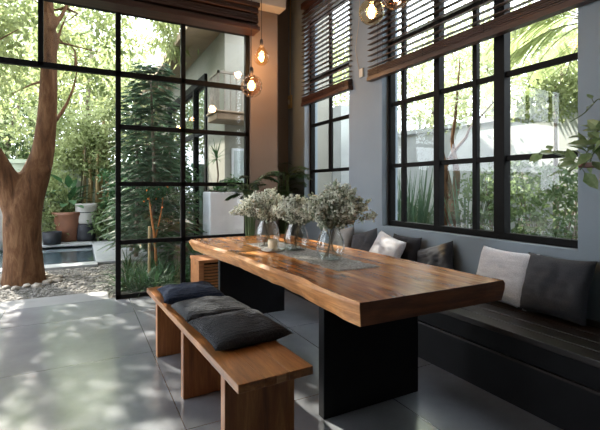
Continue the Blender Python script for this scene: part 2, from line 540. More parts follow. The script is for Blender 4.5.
def clumps(blobs, nclump, nleaf, spread):
    """blobs: (cx,cy,cz,rx,ry,rz); clump centres in the blob, leaves around every clump"""
    out = []
    vol = np.array([b[3] * b[4] * b[5] for b in blobs]) ** 0.75
    vol = vol / vol.sum()
    for b, f in zip(blobs, vol):
        k = max(3, int(nclump * f))
        q = rng.normal(size=(k, 3)); q /= np.linalg.norm(q, axis=1)[:, None]
        q *= rng.uniform(0.25, 1, (k, 1)) ** 0.5
        cc = np.array(b[:3]) + q * np.array(b[3:6])
        m = max(1, int(nleaf / nclump))
        pts = np.repeat(cc, m, 0) + rng.normal(size=(k * m, 3)) * np.array([spread, spread, spread * 0.55])
        out.append(pts)
    return np.concatenate(out)

# ------------------------------------------------------------------ the room shell
GY = 5.26          # glass wall
WX = 2.90          # window wall
b = MB(); b.box(-3.2, 3.12, -2.6, GY + 0.06, -0.2, 0.0); b.box(2.3, 3.12, GY + 0.06, 6.0, -0.2, 0)
struct(b.build('floor', FLOOR))
b = MB(); b.box(-3.3, 3.2, -2.7, 6.1, 4.5, 4.65)
struct(b.build('ceiling', CEIL))
# right wall with two openings
W1 = (1.572, 3.59); W2 = (4.215, 5.36); Z0 = 0.88; ZT = 3.75
b = MB()
b.box(WX, 3.12, -2.6, W1[0], 0, 4.5)
b.box(WX, 3.12, W1[0], W1[1], 0, Z0); b.box(WX, 3.12, W1[0], W1[1], ZT, 4.5)
b.box(WX, 3.12, W1[1], W2[0], 0, 4.5)
b.box(WX, 3.12, W2[0], W2[1], 0, Z0); b.box(WX, 3.12, W2[0], W2[1], ZT, 4.5)
b.box(WX, 3.12, W2[1], 6.02, 0, 4.5)
struct(b.build('wall_right', WALL))
b = MB()
b.box(2.0, 2.39, GY - 0.06, GY + .06, 0, 4.5); b.box(2.3, 2.39, GY + .06, 6.02, 0, 4.5)      # pier beside the glazing
b.box(2.39, WX, 5.9, 6.02, 0, 4.5)            # alcove
b.box(-3.2, 2.0, GY - 0.06, GY + 0.14, 3.42, 4.5)
struct(b.build('wall_back', TAUPE))
b = MB(); b.box(-3.32, -3.2, -2.6, 2.4, 0, 4.5); b.box(-3.32, -3.2, 4.6, GY + .14, 0, 4.5); b.box(-3.32, -3.2, 2.4, 4.6, 3.3, 4.5)  # unseen left wall, with a large opening added to let in cool side daylight
struct(b.build('wall_left', WALL))
b = MB(); b.box(-3.2, 3.12, -2.72, -2.6, 0, 4.5)
struct(b.build('wall_front', WALL))
b = MB(); b.box(-3.19, 2.42, 4.98, GY - 0.065, 3.67, 4.49)
struct(b.build('trim_1', CEIL, bevel=0.01))
b = MB(); b.box(2.385, 2.43, 5.84, 5.895, 0, 4.49)
struct(b.build('trim_2', TAUPE))

def frame_yz(b, x, t, y0, y1, z0, z1):
    b.box(x - t / 2, x + t / 2, y0, y1, z0, z1)
# window 1 (the big one over the bench)
def window_right(name, y0, y1, verts, rails, extra, glassmat_):
    e = struct(empty(name, (3.02, (y0 + y1) / 2, Z0)))
    f = MB()
    f.box(2.985, 3.055, y0 + .002, y0 + 0.045, Z0 + .002, ZT - .002)
    f.box(2.985, 3.055, y1 - 0.045, y1 - .002, Z0 + .002, ZT - .002)
    f.box(2.985, 3.055, y0 + .002, y1 - .002, Z0 + .002, Z0 + 0.055)
    f.box(2.985, 3.055, y0 + .002, y1 - .002, ZT - 0.05, ZT - .002)
    for (y, wd, dp) in verts:
        f.box(3.02 - dp, 3.02 + dp * 0.8, y - wd / 2, y + wd / 2, Z0 + 0.05, ZT - 0.05)
    for z in rails:
        f.box(3.0, 3.04, y0 + 0.04, y1 - 0.04, z - 0.022, z + 0.022)
    for (ya, za, zb, wd) in extra:
        f.box(3.0, 3.035, ya - wd / 2, ya + wd / 2, za, zb)
    f.build('frame', BLACK, e, bevel=0.003)
    g = MB(); g.box(3.017, 3.023, y0 + 0.04, y1 - 0.04, Z0 + 0.05, ZT - 0.05)
    g.build('glass', glassmat_, e)
    return e
window_right('window_1', W1[0], W1[1], [(2.885, 0.068, 0.04), (2.215, 0.095, 0.045), (2.466, 0.045, 0.025), (3.37, 0.045, 0.025)],
             [1.53, 2.20, 2.87], [], PANE)
window_right('window_2', W2[0], W2[1], [], [1.53, 2.20, 2.87], [(4.82, 1.55, 2.18, 0.07), (4.82, 2.22, ZT - .05, 0.05)], PANE)
# window 3: the black steel glass wall to the garden
e3 = struct(empty('window_3', (0.8, GY, 0)))
f = MB()
YA, YB = GY - 0.03, GY + 0.03
for x, wd, z0 in [(-2.66, .05, 2.6), (-1.9, .05, 2.6), (-1.14, .05, 2.6), (-0.38, .05, 2.6), (0.385, 0.055, 0.0), (1.125, 0.055, 0.0), (1.965, 0.055, 0.0)]:
    f.box(x - wd / 2, x + wd / 2, YA, YB, z0, 3.34)
f.box(-3.19, 1.99, YA - .01, YB + .01, 3.32, 3.41)
f.box(-3.19, 1.99, YA, YB, 2.585, 2.645)
for z, t in [(0.655, .05), (1.335, .05), (2.0, .05)]:
    f.box(0.39, 1.99, YA, YB, z - t / 2, z + t / 2)
f.box(0.36, 1.99, YA, YB, 0.001, 0.05)
f.build('frame', BLACK, e3, bevel=0.003)
g = MB(); g.box(0.4, 1.95, GY - .003, GY + .003, 0.04, 2.6); g.box(-3.19, 1.95, GY - .003, GY + .003, 2.63, 3.33)
g.build('glass', PANE, e3)

# folded wooden blind over the glass wall
def folded_blind():
    e = empty('wooden_blind', (-0.5, 5.1, 3.35), 'dark brown wooden blind folded up above the black steel glass wall', 'blind')
    b = MB()
    z = 3.36
    k = 0
    while z < 3.60:
        off = (k * 37 % 10) / 10 * 0.05
        b.box(-3.1, 2.02, 4.99 - off * .6, 5.17, z, z + 0.030)
        z += 0.036 + (k % 3 == 0) * 0.012; k += 1
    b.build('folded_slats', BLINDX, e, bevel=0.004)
    b = MB(); b.box(-3.1, 2.03, 4.94, 5.18, 3.30, 3.352)
    b.build('bottom_rail', BLINDX, e, bevel=0.006)
    b = MB(); b.box(-3.1, 2.03, 4.94, 5.19, 3.60, 3.655)
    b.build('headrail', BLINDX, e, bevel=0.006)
folded_blind()

def slat_blind(y0, y1, zb, label, x=2.85, rail=0.13):
    e = empty('wooden_blind', (x, (y0 + y1) / 2, zb), label, 'blind')
    b = MB()
    z = zb + rail + 0.03
    while z < 3.86:
        M = Matrix.Translation((x, 0, z)) @ Matrix.Rotation(R(-8), 4, 'Y')
        b.box(-0.028, 0.028, y0, y1, -0.003, 0.003, M=M)
        z += 0.062
    b.build('slats', BLINDW, e)
    b = MB()
    b.box(x - .036, x + .034, y0 - .005, y1 + .005, zb, zb + 0.045)
    for k in range(5):
        b.box(x - .030 - .003 * (k % 2), x + .03, y0, y1, zb + 0.05 + k * 0.016, zb + 0.061 + k * 0.016)
    b.build('bottom_rail', BLINDW, e, bevel=0.003)
    b = MB(); b.box(x - .04, x + .04, y0, y1, 3.87, 3.95)
    b.build('headrail', BLINDW, e, bevel=0.004)
    b = MB()
    n = 3 if y1 - y0 < 1.5 else 4
    for k in range(n):
        y = y0 + (y1 - y0) * (0.08 + 0.84 * k / (n - 1))
        for dx in (-0.034, 0.032):
            b.tube([(x + dx, y, zb + .02), (x + dx, y, 3.9)], 0.0022, 4)
    b.build('ladder_cord', CORD, e)
slat_blind(1.38, 3.745, 2.475, 'wide dark brown slatted blind half lowered over the large window above the bench')
slat_blind(4.13, 5.33, 2.47, 'narrow dark brown slatted blind over the small window by the corner', x=2.86)

# wall fittings
def Wp(u, v, X=WX):
    t = (u - 300) / 416
    d = X / (0.4664 + 0.8846 * t)
    return Vector((X, d * (0.8846 - 0.4664 * t), 1.3 + (187 - v) * d / 416))
p = Wp(291.0, 102)
e = empty('wall_switch', p, 'small brass fitting with a cord on the warm lit wall left of the narrow blind', 'switch')
b = MB(); b.box(p.x - .03, p.x - .001, p.y - .05, p.y + .05, p.z - .1, p.z + .1); b.build('plate', BRASS, e, bevel=.005)
b = MB(); b.box(p.x - .045, p.x - .031, p.y - .02, p.y + .02, p.z - .04, p.z + .03); b.build('toggle', PLASTIC, e, bevel=.003)
b = MB(); b.tube([(p.x - .012, p.y, p.z + .1), (p.x - .01, p.y + .01, p.z + .7), (p.x - .012, p.y, 4.4)], .007, 6); b.build('conduit', BRASS, e)
p = Wp(362.5, 73)
e = empty('cord_cleat', p, 'small cream cord fitting on the wall beside the wide blind', 'fitting')
b = MB(); b.box(p.x - .025, p.x - .001, p.y - .035, p.y + .035, p.z - .05, p.z + .05); b.build('plate', PLASTIC, e, bevel=.005)
b = MB(); b.tube([(p.x - .02, p.y + .04, p.z + .03), (p.x - .03, p.y + .10, p.z + .30), (p.x - .03, p.y + .03, p.z + .6), (p.x - .04, p.y - .02, 3.87)], .004, 5); b.build('cord', PALECORD, e)

# ------------------------------------------------------------------ dining table
def table():
    e = empty('dining_table', (1.62, 2.95, 0), 'long live edge wooden dining table on two black slab legs', 'table')
    zt, th = 0.765, 0.114
    n = 64
    y0, y1 = 1.57, 4.30
    vs = []; fs = []; mi = []
    def wob(y, ph, a=0.008):
        return a * math.sin(y * 2.3 + ph) + a * 0.6 * math.sin(y * 6.1 + ph * 2) + a * 0.3 * noise.noise(Vector((y * 6, ph, 0)))
    rows = []
    for i in range(n + 1):
        t = i / n
        y = y0 + (y1 - y0) * t
        xl = 1.135 - 0.16 * t ** 1.5 + wob(y, 0.4) * min(1, t * 6)
        xr = 2.168 - 0.10 * t + wob(y, 2.0)
        c = 0.03 + 0.02 * noise.noise(Vector((y * 3, 5, 1)))
        c *= min(1, 0.12 + t * 4)
        b_ = 0.055 * min(1, .05 + t * 3) + 0.012 * noise.noise(Vector((y * 8, 2, 0)))
        cr = 0.02 + 0.01 * noise.noise(Vector((y * 4, 8, 1)))
        ring = [(xl + c, y, zt), (xl + 0.004, y, zt - 0.02), (xl + 0.004 + b_ * .25, y, zt - 0.055), (xl + b_, y, zt - th),
                (xr - 0.03, y, zt - th), (xr - .003, y, zt - 0.05), (xr, y, zt - 0.02), (xr - cr, y, zt)]
        rows.append(ring)
    m = MB()
    k = 8
    allv = [p for r in rows for p in r]
    faces = []; mis = []
    for i in range(n):
        for j in range(k):
            j2 = (j + 1) % k
            faces.append((i * k + j, (i + 1) * k + j, (i + 1) * k + j2, i * k + j2)); mis.append(1 if j in (0, 1, 2, 4, 5, 6) else 0)
    faces.append(tuple(range(k))); mis.append(2)
    faces.append(tuple(n * k + q for q in range(k))[::-1]); mis.append(2)
    m.v = allv; m.f = faces; m.mi = mis
    o = m.build('tabletop', [TABLEW, TABLEEDGE, TABLEEND], e, bevel=0.004)
    for y in (2.02, 3.98):
        b = MB(); b.box(1.20, 1.90, y - .03, y + .03, 0.0, zt - th - .001)
        b.build('leg', BLACKLEG, e, bevel=.004)
table()
TZ = 0.765

# ------------------------------------------------------------------ wooden bench in front
def bench():
    e = empty('bench', (0.75, 2.7, 0), 'oiled wooden bench with three slab legs beside the dining table', 'bench')
    ang = R(3.0)
    M = Matrix.Translation((0.787, 1.71, 0)) @ Matrix.Rotation(ang, 4, 'Z')
    b = MB()
    bw = 0.382
    for k in range(3):
        b.box(-bw / 2 + k * bw / 3 + .0006, -bw / 2 + (k + 1) * bw / 3 - .0006, 0, 2.0, 0.41, 0.45, M=M)
    b.build('seat', BENCHW, e, bevel=0.003)
    b = MB()
    b.box(-0.002, 0.048, 0.162, 0.20, 0.350, 0.4095, M=M)
    b.build('joint_block', BENCHEND, e, bevel=0.002)
    b = MB(); b.box(-0.004, 0.045, -0.0022, 0.03, 0.413, 0.4485, M=M)
    b.build('joint_block', BENCHEND, e, bevel=0.002)
    for y in (0.17, 0.88, 1.61):
        b = MB()
        b.box(-bw / 2 + .004, bw / 2 - .004, y, y + 0.055, 0.0, 0.409, M=M)
        b.build('leg', BENCHLEG, e, bevel=0.003)
    return M
BM = bench()

def pillow(name, w, h, t, mat, label, loc, rot, group=None, wr=0.006, seed=0, flop=0.0, n=26):
    vs = []; fs = []
    def pt(u, v, s):
        e1 = 1 - 0.085 * (1 - v * v) ; e2 = 1 - 0.085 * (1 - u * u)
        x = u * w / 2 * e1; y = v * h / 2 * e2
        q = max(0, (1 - u ** 4)) * max(0, (1 - v ** 4))
        z = t / 2 * q ** 0.55
        edge = (max(abs(u), abs(v))) ** 6
        nz = noise.noise(Vector((u * 3.1 + seed, v * 2.3, seed * 1.7))) * wr * 2.2 * (1 - edge)
        nz += abs(noise.noise(Vector((u * 1.2 + seed, v * 7.0, 3 + seed)))) * -wr * 2.8 * (1 - edge)
        z = s * (z + nz * (q ** .3)) - flop * (abs(u) ** 2 + abs(v) ** 2)
        return (x, y, z)
    for s in (1, -1):
        for i in range(n + 1):
            for j in range(n + 1):
                vs.append(pt(-1 + 2 * i / n, -1 + 2 * j / n, s))
    o = (n + 1) ** 2
    for i in range(n):
        for j in range(n):
            a = i * (n + 1) + j; b_ = a + 1; c = a + n + 2; d = a + n + 1
            fs.append((a, d, c, b_)); fs.append((o + a, o + b_, o + c, o + d))
    m = MB(); m.v = vs; m.f = fs; m.mi = [0] * len(fs)
    ob = m.build(name, mat, smooth=True)
    bm = bmesh.new(); bm.from_mesh(ob.data); bmesh.ops.remove_doubles(bm, verts=bm.verts, dist=0.0012); bm.to_mesh(ob.data); bm.free()
    ob.location = loc; ob.rotation_euler = rot
    tag(ob, label, 'cushion', group)
    return ob
def on_bench(y): return BM @ Vector((0, y, 0))
q = on_bench(0.57); pillow('cushion', 0.46, 0.46, 0.11, GREYK2, 'charcoal knitted cushion lying nearest the front end of the wooden bench', (q.x + .045, q.y, 0.492), (R(2), R(0), R(5)), seed=2)
q = on_bench(1.00); pillow('cushion', 0.45, 0.46, 0.11, GREYK, 'grey knitted cushion lying in the middle of three on the wooden bench', (q.x + .03, q.y, 0.496), (R(-3), R(1), R(1)), seed=5)
q = on_bench(1.50); pillow('cushion', 0.44, 0.50, 0.11, NAVY, 'navy blue knitted cushion lying at the garden end of the wooden bench', (q.x + .03, q.y, 0.494), (R(-2), R(0), R(-3)), seed=9)

# slatted stool at the far end of the table
e = empty('slatted_stool', (1.5, 4.75, 0), 'wooden stool with slatted sides at the garden end of the table', 'stool')
b = MB(); b.box(1.15, 1.90, 4.58, 4.98, 0.452, 0.485); b.build('seat', STOOLW, e, bevel=.003)
for xx in (1.155, 1.83):
    b = MB(); b.box(xx, xx + .06, 4.59, 4.97, 0, .4515); b.build('side_panel', STOOLW, e, bevel=.003)
b = MB()
z = 0.03
while z < 0.42:
    b.box(1.216, 1.829, 4.60, 4.625, z, z + 0.022); z += 0.034
b.build('slats', STOOLW, e, bevel=.002)
b = MB(); b.box(1.216, 1.829, 4.66, 4.67, 0.02, .45); b.build('back_panel', BLACKWOOD, e)

# ------------------------------------------------------------------ built-in black bench along the window wall
e = empty('window_bench', (2.56, 2.5, 0), 'long black stained plank bench built along the window wall', 'bench')
b = MB()
for k in range(5):
    x0 = 2.235 + k * 0.1325
    b.box(x0, x0 + 0.1275, 0.3, 5.3, 0.415, 0.45)
b.build('seat', BLACKWOOD, e, bevel=.004)
b = MB(); b.box(2.285, 2.895, 0.31, 5.29, 0.0, 0.413); b.build('base', BLACKLEG, e)
b = MB(); b.box(2.262, 2.284, 0.31, 5.29, 0.27, 0.285); b.build('ledge', BLACKWOOD, e)

# cushions leaning on the wall
def lean(name, mat, label, y, w, h, t, tilt, yaw, seed, x=None, roll=0):
    # stands on the bench, leaning back against the wall
    hh = h / 2
    cx = (WX - t * 0.34 - math.sin(tilt) * hh) if x is None else x
    cz = 0.45 + math.cos(tilt) * hh * 0.985
    o = pillow(name, w, h, t, mat, label, (cx, y, cz), (0, 0, 0), seed=seed, wr=0.010)
    # local x -> along wall (-y), local y -> up, local z -> into the room (-x)
    M = Matrix(((0, 0, -1), (-1, 0, 0), (0, 1, 0))).to_4x4()
    M = Matrix.Rotation(yaw, 4, 'Z') @ Matrix.Rotation(tilt, 4, 'Y') @ M @ Matrix.Rotation(roll, 4, 'Z')
    o.rotation_euler = M.to_euler()
    return o
lean('cushion', DARKF, 'large charcoal cushion leaning on the wall at the near end of the black bench', 1.645, 0.44, 0.415, 0.17, R(20), R(3), 11)
lean('cushion', PALEF, 'large pale grey cushion leaning against the large charcoal one', 2.03, 0.49, 0.41, 0.16, R(20), R(-4), 15)
lean('cushion', DARKF2, 'dark cushion leaning alone below the left part of the large window', 2.71, 0.40, 0.36, 0.15, R(22), R(0), 19, roll=R(20))
lean('cushion', PALEF, 'pale grey square cushion leaning in front of a black cushion corner', 3.23, 0.46, 0.41, 0.15, R(24), R(-4), 23, x=2.64, roll=R(-10))
lean('cushion', DARKF2, 'black cushion half hidden behind the pale square cushion', 3.12, 0.40, 0.39, 0.12, R(14), R(0), 27, x=2.79)
lean('cushion', DARKF, 'charcoal cushion leaning between the greige and the pale square cushion', 3.66, 0.40, 0.40, 0.14, R(20), R(0), 31, x=2.70, roll=R(16))
lean('cushion', SANDF, 'greige cushion at the far end partly behind the nearest bouquet', 4.08, 0.42, 0.40, 0.14, R(20), R(0), 35, x=2.68, roll=R(10))

# ------------------------------------------------------------------ table things
b = MB()
n1, n2 = 60, 10
vs = []; fs = []
for i in range(n1 + 1):
    for j in range(n2 + 1):
        y = 2.24 + 1.45 * i / n1; x = 1.44 + 0.33 * j / n2 - (i / n1) * 0.06 + .006 * math.sin(i * .9)
        vs.append((x, y, TZ + 0.004 + 0.0012 * math.sin(i * 1.3 + j)))
top = len(vs)
vs += [(x, y, TZ + .0006) for x, y, z in vs]
for i in range(n1):
    for j in range(n2):
        a = i * (n2 + 1) + j
        fs.append((a, a + 1, a + n2 + 2, a + n2 + 1)); fs.append((top + a, top + a + n2 + 1, top + a + n2 + 2, top + a + 1))
for i in range(n1):
    for a, a2 in ((i * (n2 + 1), (i + 1) * (n2 + 1)), (i * (n2 + 1) + n2, (i + 1) * (n2 + 1) + n2)):
        fs.append((a, a2, top + a2, top + a))
b.v = vs; b.f = fs; b.mi = [0] * len(fs)
e = empty('table_runner', (1.58, 2.95, TZ), 'grey woven table runner lying under the three glass vases', 'table runner')
b.build('cloth', RUNNER, e)
b = MB()
for k in range(46):
    x = 1.442 + 0.327 * k / 45
    b.tube([(x, 2.242, TZ + .003), (x + random.uniform(-.006, .006), 2.205, TZ + .003)], 0.0016, 4)
b.build('fringe', RUNNER, e)

def vase(c, s, label, seed):
    e = empty('glass_vase', c, label, 'vase')
    H = 0.235 * s
    prof = [(0.055, 0.0), (0.075, 0.003), (0.090, 0.03), (0.101, 0.07), (0.099, 0.11), (0.086, 0.155), (0.070, 0.195), (0.064, 0.215), (0.068, 0.235)]
    b = MB()
    b.lathe([(r * s, z * s) for r, z in prof], c, 48, rib=0.022, ribn=12)
    b.lathe([(r * s * 0.965, (z * s if z > 0.01 else z * s + .006)) for r, z in prof[::-1]], c, 48, rib=0.022, ribn=12)
    b.add([(c[0], c[1], c[2])], [])
    b.lathe([(0.001, 0.001), (0.055 * s, 0.0005)], c, 48); b.lathe([(0.001, 0.008), (0.053 * s, 0.0075)], c, 48)
    b.build('glass_body', VASEG, e, smooth=True)
    b = MB()
    b.lathe([(0.0685 * s, H), (0.066 * s, H + .003), (0.0655 * s, H)], c, 48, rib=0.02, ribn=12)
    b.build('rim', VASEG, e, smooth=True)
    return e
def bouquet(c, s, label, seed, rx, rz, lean_=(0, 0), nst=46, bloomf=0.5):
    random.seed(seed)
    e = empty('bouquet', (c[0], c[1], c[2] + .012), label, 'bouquet')
    st = MB(); lf = MB(); bl = MB()
    mouth = Vector((c[0], c[1], c[2] + 0.215 * s))
    for k in range(nst):
        a = random.random() * 2 * PI
        rr = math.sqrt(random.random())
        foot = Vector((c[0] + math.cos(a + 2.6) * 0.05 * (.5 + rr / 2), c[1] + math.sin(a + 2.6) * 0.05 * (.5 + rr / 2), c[2] + 0.014))
        nk = mouth + Vector((math.cos(a) * 0.055 * rr, math.sin(a) * 0.055 * rr, 0))
        tip = mouth + Vector((math.cos(a) * rx * rr + lean_[0], math.sin(a) * rx * rr + lean_[1], rz * (1.05 - 0.72 * rr ** 2) * random.uniform(.8, 1.08)))
        mid = nk.lerp(tip, 0.5) + Vector((0, 0, 0.03))
        pts = []
        for i in range(9):
            t = i / 8
            if t < 0.4: pts.append(foot.lerp(nk, t / 0.4))
            else:
                q = (t - .4) / .6
                pts.append(nk * (1 - q) ** 2 + mid * 2 * q * (1 - q) + tip * q * q)
        if k % 4: pts = pts[4:]
        st.tube(pts, 0.0015, 5)
        for i in range(16):
            q = 0.12 + 0.88 * i / 15
            p_ = nk * (1 - q) ** 2 + mid * 2 * q * (1 - q) + tip * q * q
            for s_ in range(2):
                d = Vector((random.gauss(0, 1), random.gauss(0, 1), random.gauss(0.25, .8)))
                L = random.uniform(.022, .042)
                pp = p_ + Vector((random.gauss(0, .007), random.gauss(0, .007), random.gauss(0, .007)))
                lf.leaf(pp, d, Vector((random.gauss(0, .5), random.gauss(0, .5), 1)), L, L * .62, 0.15)
            if random.random() < bloomf * (0.3 + q):
                for s_ in range(5):
                    p2 = p_ + Vector((random.gauss(0, .014), random.gauss(0, .014), random.gauss(0.008, .012)))
                    bl.sphere(p2, random.uniform(.006, .011), 5, 4)
    st.build('stems', STEM, e); lf.build('leaves', EUC, e); bl.build('blossoms', BLOOM, e, smooth=True)
va = (1.485, 3.44, TZ + .0052); vb = (1.60, 3.10, TZ + .0052); vc = (1.625, 2.60, TZ + .0052)
vase(va, 1.06, 'ribbed clear glass vase nearest the garden, left of the other two', 1)
vase(vb, 1.03, 'ribbed clear glass vase in the middle of the row beside the candle', 2)
vase(vc, 1.02, 'ribbed clear glass vase nearest the front, right of the other two', 3)
bouquet(va, 1.06, 'grey green leafy bouquet with small cream blossoms in the left vase', 41, 0.29, 0.25, (-.02, 0), 60, .8)
bouquet(vb, 1.03, 'cream blossom bouquet in the middle vase between the other two', 42, 0.22, 0.23, (.0, 0.0), 44, .95)
bouquet(vc, 1.02, 'large grey green leafy bouquet in the vase nearest the front', 43, 0.29, 0.31, (.04, -.02), 80, .4)
random.seed(11)
cc = (1.42, 3.18, TZ + .0052)
dsh = MB(); dsh.lathe([(0.001, 0), (0.085, 0), (0.10, .010), (0.098, .012), (0.083, .004), (0.001, .004)], cc, 32)
tag(dsh.build('candle_dish', WHITESTONE, smooth=True), 'shallow white dish holding the candle in front of the middle vase', 'dish')
e = empty('pillar_candle', (cc[0], cc[1], cc[2] + .0045), 'short cream pillar candle on a white dish in front of the vases', 'candle')
b = MB(); b.lathe([(0.001, 0.0), (0.040, 0.0), (0.041, .004), (0.041, .083), (0.037, .088), (0.03, .083), (0.001, .080)], (cc[0], cc[1], cc[2] + .0045), 32)
b.build('wax', WAX, e, smooth=True)
b = MB(); b.tube([(cc[0], cc[1], cc[2] + .084), (cc[0] + .003, cc[1], cc[2] + .098)], .0015, 5); b.build('wick', CORD, e)
for k in range(7):
    a = PI * 0.62 + k * 0.36
    b = MB(); b.sphere((0, 0, 0), 0.015, 10, 7, (1.1, 0.9, 0.7), jit=.3)
    o = b.build('pebble', WHITESTONE, smooth=True)
    o.location = (cc[0] + math.cos(a) * .064, cc[1] + math.sin(a) * .064, cc[2] + .0135)
    tag(o, 'small white pebble lying on the dish around the candle', 'pebble', 'white pebbles around the candle')

# ------------------------------------------------------------------ pendant bulbs
def pendant(c, r, kind, label, power, glass, top=4.5):
    e = empty('pendant_lamp', c, label, 'lamp', None)
    x, y, z = c
    b = MB()
    if kind == 'globe':
        prof = [(r * math.sin(PI * k / 16), -r * math.cos(PI * k / 16)) for k in range(1, 15)] + [(r * .30, r * 1.02), (r * .28, r * 1.2)]
        tz = r * 1.2
    else:
        prof = [(r * .02, -r), (r * .5, -r * .87), (r * .86, -r * .5), (r, 0), (r * .93, r * .4), (r * .7, r * .85), (r * .45, r * 1.2), (r * .33, r * 1.45), (r * .3, r * 1.6)]
        tz = r * 1.6
    b.lathe(prof, c, 28)
    b.build('bulb', glass, e, smooth=True)
    b = MB(); b.lathe([(.001, tz + .085), (.012, tz + .085), (.021, tz + .065), (.022, tz - .012), (.001, tz - .012)], c, 18)
    b.build('socket', CORD, e, smooth=True)
    b = MB(); b.tube([(x, y, z + tz + .08), (x, y, top - .02)], .0035, 6); b.build('cord', CORD, e)
    b = MB(); b.lathe([(.001, 0), (.05, 0), (.05, -.02), (.001, -.025)], (x, y, top - .001), 20); b.build('ceiling_rose', CORD, e)
    b = MB()
    for k in range(6):
        a = 2 * PI * k / 6
        q = [(x + math.cos(a) * r * .12, y + math.sin(a) * r * .12, z + r * .55), (x + math.cos(a) * r * .26, y + math.sin(a) * r * .26, z), (x + math.cos(a) * r * .12, y + math.sin(a) * r * .12, z - r * .45)]
        b.tube(q, 0.0028, 5)
    b.build('filament', FIL, e)
    l = bpy.data.lights.new('bulb_light', 'POINT'); l.energy = power; l.color = (1, 0.60, 0.32); l.shadow_soft_size = r * .5
    lo = bpy.data.objects.new('bulb_light', l); C.objects.link(lo); lo.parent = e; lo.location = (0, 0, 0)
    if kind == 'globe' and 'wire' in label:
        b = MB()
        R2 = r * 1.12
        for k in range(8):
            a = PI * k / 8 * 2
            b.tube([(x + math.cos(a) * R2 * math.sin(t), y + math.sin(a) * R2 * math.sin(t), z - R2 * math.cos(t)) for t in [PI * j / 12 for j in range(0, 12)]], .0026, 4)
        for zz in (-.6, -.2, .25, .65):
            rr = R2 * math.sqrt(1 - zz * zz)
            b.tube([(x + math.cos(t) * rr, y + math.sin(t) * rr, z + zz * R2) for t in [2 * PI * j / 24 for j in range(25)]], .0026, 4)
        b.build('wire_cage', CORD, e)
def PD(u, v, d):
    t = (u - 300) / 416
    return (d * (0.4664 + 0.8846 * t), d * (0.8846 - 0.4664 * t), 1.3 + (187 - v) * d / 416)
pendant(PD(251.5, 86, 4.75), 0.112, 'globe', 'wire caged globe bulb hanging lowest beside the pier', 11, SMOKEG)
pendant(PD(261.5, 58, 5.2), 0.094, 'pear', 'clear pear shaped bulb hanging above the caged globe by the pier', 12, BULBG)
pendant(PD(371.5, 12, 2.75), 0.084, 'globe', 'amber glass globe bulb hanging in front of the wide blind', 3.0, BULBG)
pendant(PD(396, -5, 2.9), 0.088, 'globe', 'wire caged bulb at the top edge right of the amber globe', 1.0, SMOKEG)

# ------------------------------------------------------------------ indoor potted palms in the corner
def frond(lf, st, p, d, L, droop, nl, ll, lw, spread=0.9, n=10):
    pts = [Vector(p)]; dd = d.normalized(); q = Vector(p)
    for i in range(n):
        dd = (dd + Vector((0, 0, -droop / n))).normalized()
        q = q + dd * L / n
        pts.append(q.copy())
    st.tube(pts, [0.006 * (1 - 0.8 * i / n) * (L / 0.8) + .0008 for i in range(n + 1)], 4)
    for k in range(nl):
        t = 0.2 + 0.8 * k / (nl - 1)
        i = min(n - 1, int(t * n)); fr = t * n - i
        pp = pts[i].lerp(pts[min(n, i + 1)], min(1, fr))
        dirv = (pts[i + 1] - pts[i]).normalized()
        side = dirv.cross(Vector((0, 0, 1)))
        if side.length < 1e-3: side = Vector((1, 0, 0))
        side.normalize()
        sc = math.sin(PI * (0.15 + 0.8 * t)) * .9 + .15
        for s_ in (-1, 1):
            ld = dirv * (1.0 - spread * .5) + side * s_ * spread + Vector((0, 0, random.uniform(-.15, .1)))
            lf.blade(pp, ld, Vector((0, 0, 1)), ll * sc * random.uniform(.85, 1.1), lw, 0.5, 3)
def pot(prof, c, mat, e, name='pot', n=28):
    b = MB(); b.lathe(prof, c, n, cap0=True); b.build(name, mat, e, smooth=True)
def palm(c, hmin, hmax, nf, label, potr=0.17, poth=0.34, seed=3, L=0.8, potm=None, lm=None, ymax=5.87):
    random.seed(seed)
    e = empty('potted_palm', c, label, 'plant')
    pot([(potr * .75, 0), (potr, poth), (potr * .93, poth), (potr * .9, poth - .04)], c, potm or DPOT, e)
    b = MB(); b.lathe([(.001, poth - .03), (potr * .91, poth - .035)], c, 20); b.build('soil', SOIL, e)
    lf = MB(); st = MB()
    for k in range(nf):
        a = 2 * PI * k / nf + random.uniform(-.3, .3)
        h = random.uniform(hmin, hmax)
        base = Vector((c[0] + math.cos(a) * .03, c[1] + math.sin(a) * .03, c[2] + poth - .03))
        topp = Vector((c[0] + math.cos(a) * .08, c[1] + math.sin(a) * .08, c[2] + h))
        st.tube([base, base.lerp(topp, .5) + Vector((0, 0, .02)), topp], [.008, .006, .005], 5)
        d = Vector((math.cos(a) * .8, math.sin(a) * .8, random.uniform(.4, 1.3)))
        frond(lf, st, topp, d, L * random.uniform(.5, .8), 1.3, 16, 0.2 * L / .8, .022)
    for m_ in (st, lf):
        m_.v = [(min(x, 2.875), min(y, ymax), z) for x, y, z in m_.v]
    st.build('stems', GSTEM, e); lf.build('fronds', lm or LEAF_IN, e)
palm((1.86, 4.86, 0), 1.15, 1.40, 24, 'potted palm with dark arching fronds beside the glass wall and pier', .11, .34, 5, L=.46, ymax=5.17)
palm((2.60, 5.45, 0), 1.1, 1.5, 26, 'potted palm with dark fronds in the corner alcove behind the bouquets', .2, .36, 8, L=.62)

